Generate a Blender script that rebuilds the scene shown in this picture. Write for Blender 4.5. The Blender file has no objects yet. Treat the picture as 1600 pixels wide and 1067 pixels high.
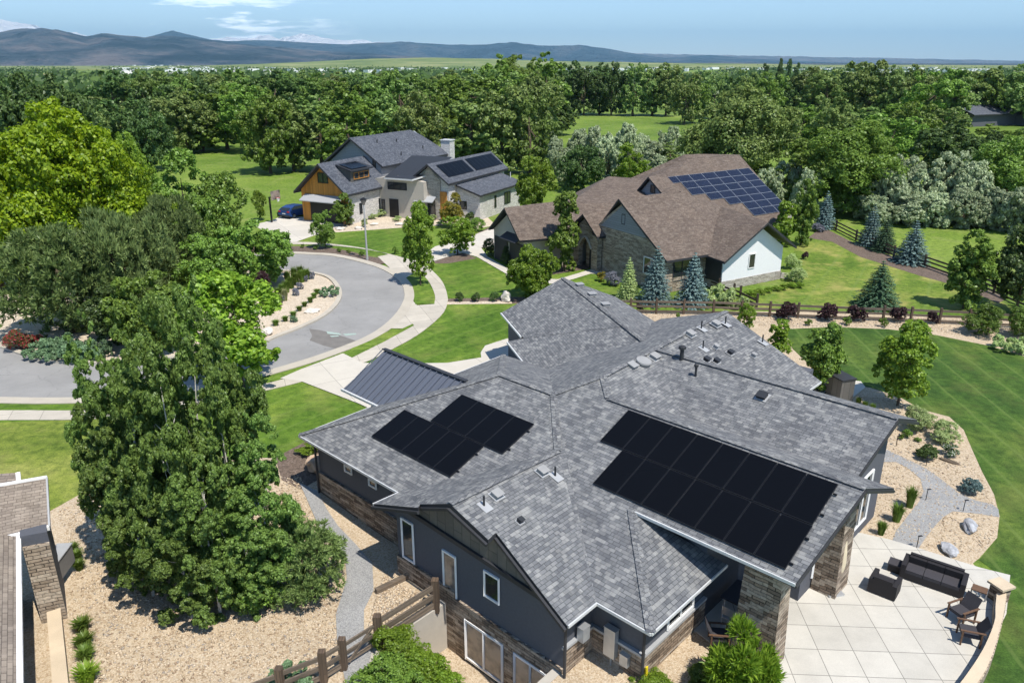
import bpy, bmesh, math, random
import numpy as np
from mathutils import Vector, Matrix, noise
from mathutils.geometry import tessellate_polygon
R = math.radians
random.seed(7); rng = np.random.default_rng(7)
SC = bpy.context.scene
COL = SC.collection

# ------------------------------------------------------------------ camera, sky, sun
F_PX = 1190.0; PITCH = math.atan(433.5 / F_PX); CAM_H = 18.0
cd = bpy.data.cameras.new('camera'); cam = bpy.data.objects.new('camera', cd); COL.objects.link(cam)
cam.location = (0, 0, CAM_H); cam.rotation_euler = (math.pi / 2 - PITCH, 0, 0)
cd.sensor_fit = 'HORIZONTAL'; cd.sensor_width = 36.0; cd.lens = 36.0 * F_PX / 1600.0
cd.clip_start = 0.5; cd.clip_end = 120000
SC.camera = cam
SUN_AZ, SUN_EL = -50.0, 62.0
W = bpy.data.worlds.new('World'); SC.world = W; W.use_nodes = True
wn, wl = W.node_tree.nodes, W.node_tree.links
bgn = wn['Background']
sky = wn.new('ShaderNodeTexSky'); sky.sky_type = 'NISHITA'; sky.sun_disc = False
sky.sun_elevation = R(SUN_EL); sky.sun_rotation = R(90 - SUN_AZ)
sky.altitude = 1600; sky.air_density = 1.0; sky.dust_density = 0.0; sky.ozone_density = 3.0
tc = wn.new('ShaderNodeTexCoord'); sep = wn.new('ShaderNodeSeparateXYZ'); wl.new(tc.outputs['Generated'], sep.inputs[0])
# small fair-weather clouds low over the mountains
dv = wn.new('ShaderNodeVectorMath'); dv.operation = 'MULTIPLY'; dv.inputs[1].default_value = (5.2, 5.2, 42)
wl.new(tc.outputs['Generated'], dv.inputs[0])
cn = wn.new('ShaderNodeTexNoise'); cn.inputs['Scale'].default_value = 1.0; cn.inputs['Detail'].default_value = 7; cn.inputs['Roughness'].default_value = .62
wl.new(dv.outputs[0], cn.inputs['Vector'])
band = wn.new('ShaderNodeMapRange'); band.inputs[1].default_value = .028; band.inputs[2].default_value = .044
wl.new(sep.outputs['Z'], band.inputs[0])
band2 = wn.new('ShaderNodeMapRange'); band2.inputs[1].default_value = .088; band2.inputs[2].default_value = .044
wl.new(sep.outputs['Z'], band2.inputs[0])
bandx = wn.new('ShaderNodeMapRange'); bandx.inputs[1].default_value = -.18; bandx.inputs[2].default_value = -.30
wl.new(sep.outputs['X'], bandx.inputs[0])
m1 = wn.new('ShaderNodeMath'); m1.operation = 'MULTIPLY'; wl.new(band2.outputs[0], m1.inputs[0]); wl.new(bandx.outputs[0], m1.inputs[1])
cr = wn.new('ShaderNodeMapRange'); cr.inputs[1].default_value = .50; cr.inputs[2].default_value = .56; wl.new(cn.outputs['Fac'], cr.inputs[0])
m2 = wn.new('ShaderNodeMath'); m2.operation = 'MULTIPLY'; wl.new(m1.outputs[0], m2.inputs[0]); wl.new(cr.outputs[0], m2.inputs[1])
cm = wn.new('ShaderNodeMixRGB'); cm.inputs['Color2'].default_value = (16, 16.4, 17, 1)
wl.new(m2.outputs[0], cm.inputs['Fac']); wl.new(sky.outputs[0], cm.inputs['Color1']); wl.new(cm.outputs[0], bgn.inputs['Color'])
bgn.inputs['Strength'].default_value = 0.145
sd = bpy.data.lights.new('sun', 'SUN'); sd.energy = 5.0; sd.angle = R(0.5); sd.color = (1.0, .94, .85)
sun = bpy.data.objects.new('sun', sd); COL.objects.link(sun)
dirv = Vector((math.cos(R(SUN_EL)) * math.cos(R(SUN_AZ)), math.cos(R(SUN_EL)) * math.sin(R(SUN_AZ)), math.sin(R(SUN_EL))))
sun.rotation_euler = dirv.to_track_quat('Z', 'Y').to_euler(); sun.location = (40, -40, 120)
SC.view_settings.view_transform = 'Standard'; SC.view_settings.look = 'None'
SC.view_settings.exposure = 0.33; SC.view_settings.gamma = 1.0
SC.cycles.max_bounces = 6; SC.cycles.transparent_max_bounces = 6; SC.cycles.volume_bounces = 0
SC.cycles.use_denoising = True
try: SC.cycles.use_light_tree = False
except Exception: pass

# ------------------------------------------------------------------ survey: photo pixel -> point on a level
def ray(u, v):
    x = (u - 800) / F_PX; y = -(v - 533.5) / F_PX
    return np.array([x, math.cos(PITCH) + y * math.sin(PITCH), -math.sin(PITCH) + y * math.cos(PITCH)])
def P(u, v, z=0.0):
    d = ray(u, v); k = (z - CAM_H) / d[2]; q = np.array([0, 0, CAM_H]) + k * d
    return (float(q[0]), float(q[1]), float(q[2]))
def height_at(p, v):           # height of something standing at p whose top shows at row v
    y = -(v - 533.5) / F_PX; a = math.atan(y) - PITCH
    return CAM_H - p[2] + p[1] * math.tan(a)
HA = R(-43.3)                  # the house's own axes
E1 = (math.cos(HA), math.sin(HA)); E2 = (-math.sin(HA), math.cos(HA))
def hw(s, t, z): return (s * E1[0] + t * E2[0], s * E1[1] + t * E2[1], z)
def frame(deg):
    a = R(deg); c, s_ = math.cos(a), math.sin(a)
    return lambda s, t, z: (s * c - t * s_, s * s_ + t * c, z)

# ------------------------------------------------------------------ terrain
def sstep(x, a, b):
    k = min(1, max(0, (x - a) / (b - a))); return k * k * (3 - 2 * k)
def H0(x, y):                  # the front side yard lies a little lower than the street
    return -0.42 * sstep(x, 3.0, -3.5) * sstep(y, 33.5, 26.0)
def PG(u, v):
    z = 0.0
    for _ in range(4): p = P(u, v, z); z = H0(p[0], p[1])
    return (p[0], p[1], z)

# ------------------------------------------------------------------ materials
def mat(name):
    m = bpy.data.materials.new(name); m.use_nodes = True
    nt = m.node_tree; b = nt.nodes['Principled BSDF']; return m, nt, b
def N(nt, typ, **kw):
    n = nt.nodes.new(typ)
    for k, v in kw.items():
        if k in n.inputs.keys(): n.inputs[k].default_value = v
        else: setattr(n, k, v)
    return n
def c4(c): return (c[0], c[1], c[2], 1)
def ramp(nt, fac, stops):
    r = nt.nodes.new('ShaderNodeValToRGB'); e = r.color_ramp.elements
    while len(e) < len(stops): e.new(.5)
    for i, (p, c) in enumerate(stops): e[i].position = p; e[i].color = c4(c)
    nt.links.new(fac, r.inputs[0]); return r.outputs[0]
def mixc(nt, fac, a, b, mode='MIX'):
    m = nt.nodes.new('ShaderNodeMixRGB'); m.blend_type = mode
    for s, v in ((m.inputs[0], fac), (m.inputs[1], a), (m.inputs[2], b)):
        if hasattr(v, 'links') or hasattr(v, 'is_linked'): nt.links.new(v, s)
        elif isinstance(v, (int, float)): s.default_value = v
        else: s.default_value = c4(v)
    return m.outputs[0]
def noise_f(nt, scale, detail=4, rough=.55, coord='Object', vecscale=None, rot=None):
    t = nt.nodes.new('ShaderNodeTexCoord'); v = t.outputs[coord]
    if vecscale or rot:
        mp = nt.nodes.new('ShaderNodeMapping'); nt.links.new(v, mp.inputs[0]); v = mp.outputs[0]
        if vecscale: mp.inputs['Scale'].default_value = vecscale
        if rot: mp.inputs['Rotation'].default_value = rot
    n = N(nt, 'ShaderNodeTexNoise', Scale=scale, Detail=detail, Roughness=rough); nt.links.new(v, n.inputs['Vector'])
    return n.outputs['Fac']
def bump(nt, b, h, strength=.3, dist=.02):
    n = N(nt, 'ShaderNodeBump', Strength=strength, Distance=dist); nt.links.new(h, n.inputs['Height']); nt.links.new(n.outputs[0], b.inputs['Normal'])
def plain(name, col, rough=.7, metal=0, var=.12, scale=3.0, spec=.3):
    m, nt, b = mat(name)
    f = noise_f(nt, scale, 5)
    c = ramp(nt, f, [(.3, [x * (1 - var) for x in col]), (.7, [min(1, x * (1 + var)) for x in col])])
    nt.links.new(c, b.inputs['Base Color']); b.inputs['Roughness'].default_value = rough; b.inputs['Metallic'].default_value = metal
    b.inputs['Specular IOR Level'].default_value = spec
    return m
def mapr(nt, f, a, b_, c=0, d=1):
    n = nt.nodes.new('ShaderNodeMapRange'); nt.links.new(f, n.inputs[0])
    for i, v in enumerate((a, b_, c, d)): n.inputs[i + 1].default_value = v
    return n.outputs[0]

def shingle(name, tones, w=.27, h=.135):
    m, nt, b = mat(name)
    t = nt.nodes.new('ShaderNodeUVMap')
    def brick(c1, c2, sc, off, ms=.0):
        k = N(nt, 'ShaderNodeTexBrick', Scale=1.0); k.offset = off; k.squash = 1
        k.inputs['Brick Width'].default_value = w * sc; k.inputs['Row Height'].default_value = h
        k.inputs['Mortar Size'].default_value = ms; k.inputs['Mortar Smooth'].default_value = .3; k.inputs['Bias'].default_value = 0
        k.inputs['Color1'].default_value = c4(c1); k.inputs['Color2'].default_value = c4(c2); k.inputs['Mortar'].default_value = c4([x * .45 for x in tones[0]])
        nt.links.new(t.outputs[0], k.inputs['Vector']); return k.outputs['Color'], k.outputs['Fac']
    a, fa = brick(tones[0], tones[1], 1.0, .37, .009)
    c, _ = brick((0, 0, 0), (1, 1, 1), .71, .61)
    d, _ = brick((0, 0, 0), (1, 1, 1), 1.63, .23)
    cc = nt.nodes.new('ShaderNodeSeparateColor'); nt.links.new(c, cc.inputs[0])
    dd = nt.nodes.new('ShaderNodeSeparateColor'); nt.links.new(d, dd.inputs[0])
    x = mixc(nt, mapr(nt, cc.outputs[0], .55, 1, 0, .6), a, tones[2])
    x = mixc(nt, mapr(nt, dd.outputs[0], .55, 1, 0, .6), x, tones[3])
    big = noise_f(nt, .7, 4, .6, 'UV')
    x = mixc(nt, .75, x, ramp(nt, big, [(.3, (.78, .78, .8)), (.7, (1.12, 1.12, 1.1))]), 'MULTIPLY')
    strk = noise_f(nt, 1.6, 3, .6, 'UV', (1.0, .16, 1))
    x = mixc(nt, .5, x, ramp(nt, strk, [(.32, (.8, .8, .8)), (.6, (1.06, 1.06, 1.06))]), 'MULTIPLY')
    sp = noise_f(nt, 60, 2, .7, 'UV')
    x = mixc(nt, .55, x, ramp(nt, sp, [(.3, (.7, .7, .7)), (.7, (1.25, 1.25, 1.25))]), 'MULTIPLY')
    nt.links.new(x, b.inputs['Base Color']); b.inputs['Roughness'].default_value = .88; b.inputs['Specular IOR Level'].default_value = .25
    inv = N(nt, 'ShaderNodeMath', operation='SUBTRACT'); inv.inputs[0].default_value = 1; nt.links.new(fa, inv.inputs[1])
    ad = N(nt, 'ShaderNodeMath', operation='ADD'); nt.links.new(inv.outputs[0], ad.inputs[0]); nt.links.new(cc.outputs[0], ad.inputs[1])
    bump(nt, b, ad.outputs[0], .8, .012)
    return m
def stone(name, cols, w=.42, h=.12):
    m, nt, b = mat(name)
    t = nt.nodes.new('ShaderNodeUVMap')
    wob = noise_f(nt, 2.2, 2, .5, 'UV')
    vm = nt.nodes.new('ShaderNodeCombineXYZ'); vm.inputs[2].default_value = 0
    nt.links.new(mapr(nt, wob, 0, 1, -.06, .06), vm.inputs[0]); nt.links.new(mapr(nt, wob, 0, 1, -.05, .05), vm.inputs[1])
    av = N(nt, 'ShaderNodeVectorMath', operation='ADD'); nt.links.new(t.outputs[0], av.inputs[0]); nt.links.new(vm.outputs[0], av.inputs[1])
    def brick(sc, off, ms, c1, c2):
        k = N(nt, 'ShaderNodeTexBrick', Scale=1.0); k.offset = off
        k.inputs['Brick Width'].default_value = w * sc; k.inputs['Row Height'].default_value = h
        k.inputs['Mortar Size'].default_value = ms; k.inputs['Mortar Smooth'].default_value = .6
        k.inputs['Color1'].default_value = c4(c1); k.inputs['Color2'].default_value = c4(c2); k.inputs['Mortar'].default_value = (.02, .017, .014, 1)
        nt.links.new(av.outputs[0], k.inputs['Vector']); return k.outputs['Color'], k.outputs['Fac']
    a, fa = brick(1, .41, .014, cols[0], cols[1])
    c, _ = brick(1.47, .27, 0, (0, 0, 0), (1, 1, 1))
    x = mixc(nt, mapr(nt, N2(nt, c), .35, 1, 0, .8), a, cols[2])
    x = mixc(nt, 1, x, ramp(nt, noise_f(nt, 9, 5, .65, 'UV'), [(.25, (.6, .6, .6)), (.75, (1.35, 1.35, 1.35))]), 'MULTIPLY')
    nt.links.new(x, b.inputs['Base Color']); b.inputs['Roughness'].default_value = .9
    inv = N(nt, 'ShaderNodeMath', operation='SUBTRACT'); nt.links.new(N2(nt, c), inv.inputs[0]); nt.links.new(fa, inv.inputs[1])
    bump(nt, b, inv.outputs[0], 1, .05)
    return m
def N2(nt, col):
    s = nt.nodes.new('ShaderNodeSeparateColor'); nt.links.new(col, s.inputs[0]); return s.outputs[0]
def boards(name, c, w=.3, dark=.35, horiz=False, var=.15):
    m, nt, b = mat(name)
    t = nt.nodes.new('ShaderNodeUVMap'); v = t.outputs[0]
    mp = nt.nodes.new('ShaderNodeMapping'); nt.links.new(v, mp.inputs[0])
    if not horiz: mp.inputs['Rotation'].default_value = (0, 0, math.pi / 2)
    k = N(nt, 'ShaderNodeTexBrick', Scale=1.0); k.offset = .5
    k.inputs['Brick Width'].default_value = 6; k.inputs['Row Height'].default_value = w; k.inputs['Mortar Size'].default_value = .012
    k.inputs['Color1'].default_value = c4([x * (1 - var) for x in c]); k.inputs['Color2'].default_value = c4([x * (1 + var) for x in c]); k.inputs['Mortar'].default_value = c4([x * dark for x in c])
    nt.links.new(mp.outputs[0], k.inputs['Vector'])
    x = mixc(nt, .5, k.outputs['Color'], ramp(nt, noise_f(nt, 6, 4, .6, 'UV'), [(.3, (.8, .8, .8)), (.7, (1.15, 1.15, 1.15))]), 'MULTIPLY')
    nt.links.new(x, b.inputs['Base Color']); b.inputs['Roughness'].default_value = .7
    bump(nt, b, k.outputs['Fac'], .4, -.02)
    return m
def grass(name, lo, mid, hi, dry=None, dryamt=.5, stripe=None, big=.16):
    m, nt, b = mat(name)
    f1 = noise_f(nt, big, 6, .62); f2 = noise_f(nt, 2.2, 5, .65); f3 = noise_f(nt, 16, 4, .7, 'Object', (1, 1, 1))
    x = ramp(nt, f1, [(.36, lo), (.5, mid), (.64, hi)])
    x = mixc(nt, .95, x, ramp(nt, f2, [(.3, (.5, .56, .5)), (.5, (1, 1, 1)), (.7, (1.5, 1.38, 1.4))]), 'MULTIPLY')
    x = mixc(nt, .9, x, ramp(nt, f3, [(.28, (.45, .5, .45)), (.5, (1, 1, 1)), (.72, (1.5, 1.4, 1.45))]), 'MULTIPLY')
    if dry:
        f4 = noise_f(nt, .33, 5, .6)
        x = mixc(nt, mapr(nt, f4, .5, .72, 0, dryamt), x, mixc(nt, .6, dry, ramp(nt, f3, [(.3, (.6, .6, .6)), (.7, (1.3, 1.3, 1.3))]), 'MULTIPLY'))
    if stripe:
        ang, wid, amt = stripe
        t = nt.nodes.new('ShaderNodeTexCoord'); mp = nt.nodes.new('ShaderNodeMapping'); mp.inputs['Rotation'].default_value = (0, 0, -ang)
        nt.links.new(t.outputs['Object'], mp.inputs[0])
        s = nt.nodes.new('ShaderNodeSeparateXYZ'); nt.links.new(mp.outputs[0], s.inputs[0])
        a = N(nt, 'ShaderNodeMath', operation='MULTIPLY'); a.inputs[1].default_value = math.pi / wid; nt.links.new(s.outputs['Y'], a.inputs[0])
        w1 = N(nt, 'ShaderNodeMath', operation='MULTIPLY_ADD'); nt.links.new(noise_f(nt, .5, 3), w1.inputs[0]); w1.inputs[1].default_value = .9; nt.links.new(a.outputs[0], w1.inputs[2])
        sn = N(nt, 'ShaderNodeMath', operation='SINE'); nt.links.new(w1.outputs[0], sn.inputs[0])
        st = mapr(nt, sn.outputs[0], -.5, .5, 0, 1)
        x = mixc(nt, amt, x, ramp(nt, st, [(0, (.72, .74, .72)), (1, (1.25, 1.18, 1.1))]), 'MULTIPLY')
        pk = mapr(nt, sn.outputs[0], .93, 1.0, 0, .32)
        x = mixc(nt, pk, x, (.16, .22, .06))
    nt.links.new(x, b.inputs['Base Color']); b.inputs['Roughness'].default_value = .85; b.inputs['Specular IOR Level'].default_value = .2
    f5 = noise_f(nt, 45, 3, .8)
    bump(nt, b, f5, .5, .03)
    return m
def pebbles(name, cols, scale=9, dark=.3):
    m, nt, b = mat(name)
    t = nt.nodes.new('ShaderNodeTexCoord')
    v = N(nt, 'ShaderNodeTexVoronoi', Scale=scale); v.feature = 'F1'; nt.links.new(t.outputs['Object'], v.inputs['Vector'])
    v2 = N(nt, 'ShaderNodeTexVoronoi', Scale=scale); v2.feature = 'DISTANCE_TO_EDGE'; nt.links.new(t.outputs['Object'], v2.inputs['Vector'])
    r = N2(nt, v.outputs['Color'])
    x = ramp(nt, r, [(i / (len(cols) - 1), c) for i, c in enumerate(cols)])
    x = mixc(nt, mapr(nt, v2.outputs['Distance'], 0, .12, dark, 0), x, (.08, .06, .04))
    x = mixc(nt, .6, x, ramp(nt, noise_f(nt, .8, 5, .6), [(.3, (.82, .82, .82)), (.7, (1.12, 1.12, 1.12))]), 'MULTIPLY')
    nt.links.new(x, b.inputs['Base Color']); b.inputs['Roughness'].default_value = .9
    bump(nt, b, v2.outputs['Distance'], .8, .05)
    return m
def concrete(name, c, joint=None, var=.1):
    m, nt, b = mat(name)
    x = ramp(nt, noise_f(nt, .9, 6, .65), [(.3, [k * (1 - var) for k in c]), (.7, [k * (1 + var) for k in c])])
    x = mixc(nt, .5, x, ramp(nt, noise_f(nt, 30, 3, .6), [(.3, (.85, .85, .85)), (.7, (1.1, 1.1, 1.1))]), 'MULTIPLY')
    x = mixc(nt, mapr(nt, noise_f(nt, .45, 5, .6), .56, .72, 0, .22), x, [k * .55 for k in c])
    if joint:
        ang, sx, off = joint
        t = nt.nodes.new('ShaderNodeTexCoord'); mp = nt.nodes.new('ShaderNodeMapping'); mp.inputs['Rotation'].default_value = (0, 0, -ang); mp.inputs['Location'].default_value = (off[0], off[1], 0)
        nt.links.new(t.outputs['Object'], mp.inputs[0])
        k = N(nt, 'ShaderNodeTexBrick', Scale=1.0); k.offset = 0
        k.inputs['Brick Width'].default_value = sx; k.inputs['Row Height'].default_value = sx; k.inputs['Mortar Size'].default_value = .014; k.inputs['Mortar Smooth'].default_value = .2
        k.inputs['Color1'].default_value = (.93, .93, .93, 1); k.inputs['Color2'].default_value = (1.05, 1.05, 1.05, 1); k.inputs['Mortar'].default_value = (.42, .42, .42, 1)
        nt.links.new(mp.outputs[0], k.inputs['Vector'])
        x = mixc(nt, 1, x, k.outputs['Color'], 'MULTIPLY')
    nt.links.new(x, b.inputs['Base Color']); b.inputs['Roughness'].default_value = .85
    return m

M = {}
M['shingle_grey'] = shingle('grey_shingle', [(.13, .136, .146), (.215, .22, .224), (.35, .35, .335), (.082, .087, .098)])
M['shingle_dark'] = shingle('charcoal_shingle', [(.075, .085, .105), (.12, .13, .155), (.17, .18, .2), (.05, .058, .075)])
M['shingle_brown'] = shingle('brown_shingle', [(.13, .098, .078), (.18, .142, .116), (.22, .182, .152), (.09, .07, .058)])
M['shingle_tan'] = shingle('tan_shingle', [(.24, .20, .165), (.30, .255, .21), (.34, .29, .24), (.17, .14, .115)])
M['stone'] = stone('ledger_stone', [(.12, .085, .06), (.31, .235, .17), (.50, .42, .33)])
M['stone_light'] = stone('light_stone', [(.24, .19, .14), (.42, .34, .26), (.52, .45, .36)], .42, .13)
M['brick_pale'] = stone('pale_brick', [(.40, .36, .31), (.52, .475, .42), (.6, .56, .5)], .36, .11)
M['stucco_blue'] = plain('slate_stucco', (.092, .098, .115), .85, 0, .06, 12)
M['stucco_grey'] = plain('grey_stucco', (.19, .185, .18), .85, 0, .06, 12)
M['stucco_white'] = plain('white_stucco', (.74, .75, .76), .85, 0, .03, 8)
M['stucco_taupe'] = plain('taupe_stucco', (.44, .41, .36), .85, 0, .06, 8)
M['siding'] = boards('board_and_batten', (.12, .115, .105), .42, .4)
M['siding_grey'] = boards('grey_siding', (.24, .26, .29), .2, .6, True, .05)
M['wood_orange'] = boards('cedar_boards', (.50, .22, .035), .18, .45, False, .2)
M['white_brick'] = stone('painted_brick', [(.76, .74, .70), (.82, .80, .77), (.85, .83, .8)], .3, .1)
M['white_trim'] = plain('white_trim', (.78, .78, .77), .5, 0, .03)
M['grey_trim'] = plain('grey_trim', (.35, .36, .37), .5, 0, .05)
M['dark_trim'] = plain('dark_trim', (.035, .037, .042), .55, 0, .1)
M['gutter'] = plain('pale_gutter', (.55, .56, .56), .4, .0, .05)
M['black_metal'] = plain('black_metal', (.018, .018, .02), .4, .3, .1)
M['galv'] = plain('galvanised_metal', (.5, .52, .54), .35, .6, .1)
M['vent'] = plain('vent_grey', (.29, .29, .285), .5, 0, .08)
M['vent_dark'] = plain('vent_black', (.03, .032, .036), .5, 0, .08)
M['asphalt'] = None
M['concrete'] = concrete('pale_concrete', (.47, .43, .36), (R(20), 1.6, (0, 0)))
M['curb'] = concrete('kerb_concrete', (.44, .40, .33))
M['patio'] = concrete('patio_concrete', (.50, .48, .43), (R(-3), 1.14, (.2, .1)))
M['drive'] = concrete('driveway_concrete', (.53, .495, .43), (R(30), 3.0, (0, 0)), .06)
M['sandstone'] = concrete('sandstone_cap', (.56, .46, .33), None, .12)
M['retain'] = plain('retaining_wall_stucco', (.42, .39, .34), .85, 0, .05, 4)
M['gravel'] = pebbles('tan_river_rock', [(.40, .29, .18), (.52, .405, .27), (.59, .475, .335), (.64, .54, .40), (.46, .35, .235)], 21, .25)
M['gravel_fine'] = pebbles('pale_rock_mulch', [(.45, .36, .26), (.62, .52, .40), (.68, .60, .48)], 14)
M['path'] = pebbles('crushed_grey_gravel', [(.26, .26, .26), (.36, .36, .355), (.44, .44, .43)], 32, .15)
M['mulch'] = pebbles('bark_mulch', [(.085, .06, .045), (.145, .105, .08), (.20, .15, .12)], 12, .5)
M['meadow'] = grass('meadow_grass', (.085, .15, .018), (.125, .20, .026), (.19, .26, .045), (.30, .30, .12), .4, None, .03)
M['lawn'] = grass('lawn_grass', (.06, .125, .012), (.09, .165, .018), (.145, .215, .03), (.27, .27, .08), .35, (R(50), .8, .2))
M['lawn_dry'] = grass('dry_lawn_grass', (.11, .16, .022), (.16, .205, .034), (.23, .255, .06), (.34, .31, .11), .6)
M['lawn_back'] = grass('striped_lawn_grass', (.036, .082, .013), (.052, .105, .016), (.085, .135, .023), (.18, .19, .055), .35, (R(86), .95, .38))
M['lawn_side'] = grass('side_lawn_grass', (.08, .145, .016), (.125, .19, .026), (.19, .23, .045), (.42, .36, .12), .75, (R(60), 1.4, .15))
M['dry_field'] = grass('dry_field_grass', (.28, .24, .1), (.36, .3, .14), (.42, .36, .2))
m, nt, b = mat('asphalt'); M['asphalt'] = m
x = ramp(nt, noise_f(nt, .35, 6, .65), [(.3, (.225, .222, .215)), (.7, (.295, .29, .28))])
x = mixc(nt, .5, x, ramp(nt, noise_f(nt, 45, 3, .7), [(.3, (.75, .75, .75)), (.7, (1.2, 1.2, 1.2))]), 'MULTIPLY')
vo = N(nt, 'ShaderNodeTexVoronoi', Scale=.22); vo.feature = 'DISTANCE_TO_EDGE'
tcx = nt.nodes.new('ShaderNodeTexCoord'); av = N(nt, 'ShaderNodeVectorMath', operation='ADD'); nt.links.new(tcx.outputs['Object'], av.inputs[0])
nz = N(nt, 'ShaderNodeTexNoise', Scale=1.3, Detail=5); nt.links.new(tcx.outputs['Object'], nz.inputs['Vector']); nt.links.new(nz.outputs['Color'], av.inputs[1]); nt.links.new(av.outputs[0], vo.inputs['Vector'])
x = mixc(nt, mapr(nt, vo.outputs['Distance'], 0, .006, .45, 0), x, (.1, .1, .1))
nt.links.new(x, b.inputs['Base Color']); b.inputs['Roughness'].default_value = .9
M['asphalt_dark'] = plain('dark_asphalt_patch', (.17, .16, .148), .9, 0, .12, 2)
m, nt, b = mat('window_glass'); M['glass'] = m
b.inputs['Base Color'].default_value = (.02, .026, .03, 1); b.inputs['Roughness'].default_value = .06; b.inputs['Specular IOR Level'].default_value = .9
m, nt, b = mat('window_glass_pale'); M['glass_pale'] = m  # mottled base tone paints reflections into the window panes
nt.links.new(ramp(nt, noise_f(nt, 1.6, 3), [(.35, (.10, .09, .085)), (.6, (.3, .25, .21))]), b.inputs['Base Color']); b.inputs['Roughness'].default_value = .08; b.inputs['Specular IOR Level'].default_value = .8
m, nt, b = mat('solar_glass'); M['solar'] = m
b.inputs['Base Color'].default_value = (.004, .0045, .006, 1); b.inputs['Roughness'].default_value = .14; b.inputs['Specular IOR Level'].default_value = .12
M['solar_frame'] = plain('solar_frame', (.016, .017, .02), .4, .2, .05)
m, nt, b = mat('solar_cells'); M['solar_cells'] = m
t = nt.nodes.new('ShaderNodeUVMap'); k = N(nt, 'ShaderNodeTexBrick', Scale=1.0); k.offset = 0
k.inputs['Brick Width'].default_value = .165; k.inputs['Row Height'].default_value = .165; k.inputs['Mortar Size'].default_value = .006
k.inputs['Color1'].default_value = (.007, .011, .026, 1); k.inputs['Color2'].default_value = (.010, .015, .036, 1); k.inputs['Mortar'].default_value = (.06, .07, .10, 1)
nt.links.new(t.outputs[0], k.inputs['Vector']); nt.links.new(k.outputs['Color'], b.inputs['Base Color']); b.inputs['Roughness'].default_value = .14; b.inputs['Specular IOR Level'].default_value = .2
m, nt, b = mat('standing_seam_metal'); M['seam'] = m
t = nt.nodes.new('ShaderNodeUVMap'); wv = N(nt, 'ShaderNodeTexWave', Scale=1.25); wv.wave_type = 'BANDS'; wv.bands_direction = 'X'; nt.links.new(t.outputs[0], wv.inputs['Vector'])
x = mixc(nt, mapr(nt, wv.outputs['Fac'], .93, 1, 0, .6), (.14, .155, .19), (.09, .10, .125))
nt.links.new(x, b.inputs['Base Color']); b.inputs['Roughness'].default_value = .45; b.inputs['Metallic'].default_value = .3
bump(nt, b, wv.outputs['Fac'], .2, .02)
M['wood_rail'] = boards('weathered_rail_wood', (.15, .118, .088), .14, .6, True, .3)
M['wood_post'] = boards('stained_post_wood', (.105, .072, .048), .1, .6, False, .25)
M['wood_dark'] = boards('dark_rail_wood', (.055, .038, .028), .14, .6, True, .25)
M['wicker'] = plain('dark_wicker', (.022, .02, .022), .7, 0, .25, 40)
M['cushion'] = plain('charcoal_cushion', (.05, .048, .055), .9, 0, .1, 20)
M['teak'] = plain('teak', (.13, .075, .045), .6, 0, .15, 10)
M['canvas'] = plain('beige_canvas', (.62, .53, .38), .9, 0, .08, 10)
M['rock_grey'] = plain('grey_boulder', (.36, .37, .39), .9, 0, .35, 4)
M['rock_tan'] = plain('tan_boulder', (.50, .36, .25), .9, 0, .3, 3)
M['rock_white'] = plain('pale_boulder', (.6, .56, .5), .9, 0, .2, 3)
M['bark'] = plain('bark', (.11, .085, .06), .95, 0, .3, 6)
M['bark_pale'] = plain('aspen_bark', (.5, .49, .44), .9, 0, .3, 6)
M['car_blue'] = plain('blue_car_paint', (.03, .07, .22), .25, .3, .02)
M['car_grey'] = plain('silver_blue_paint', (.16, .2, .28), .3, .4, .02)
M['tyre'] = plain('tyre', (.02, .02, .02), .8)
M['red'] = plain('tail_lamp_red', (.4, .02, .02), .3)
M['yellow'] = plain('yellow_tag', (.7, .55, .02), .6)
M['green_mark'] = plain('chalk_green_marking', (.32, .40, .36), .9, 0, .1, 6)

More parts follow.
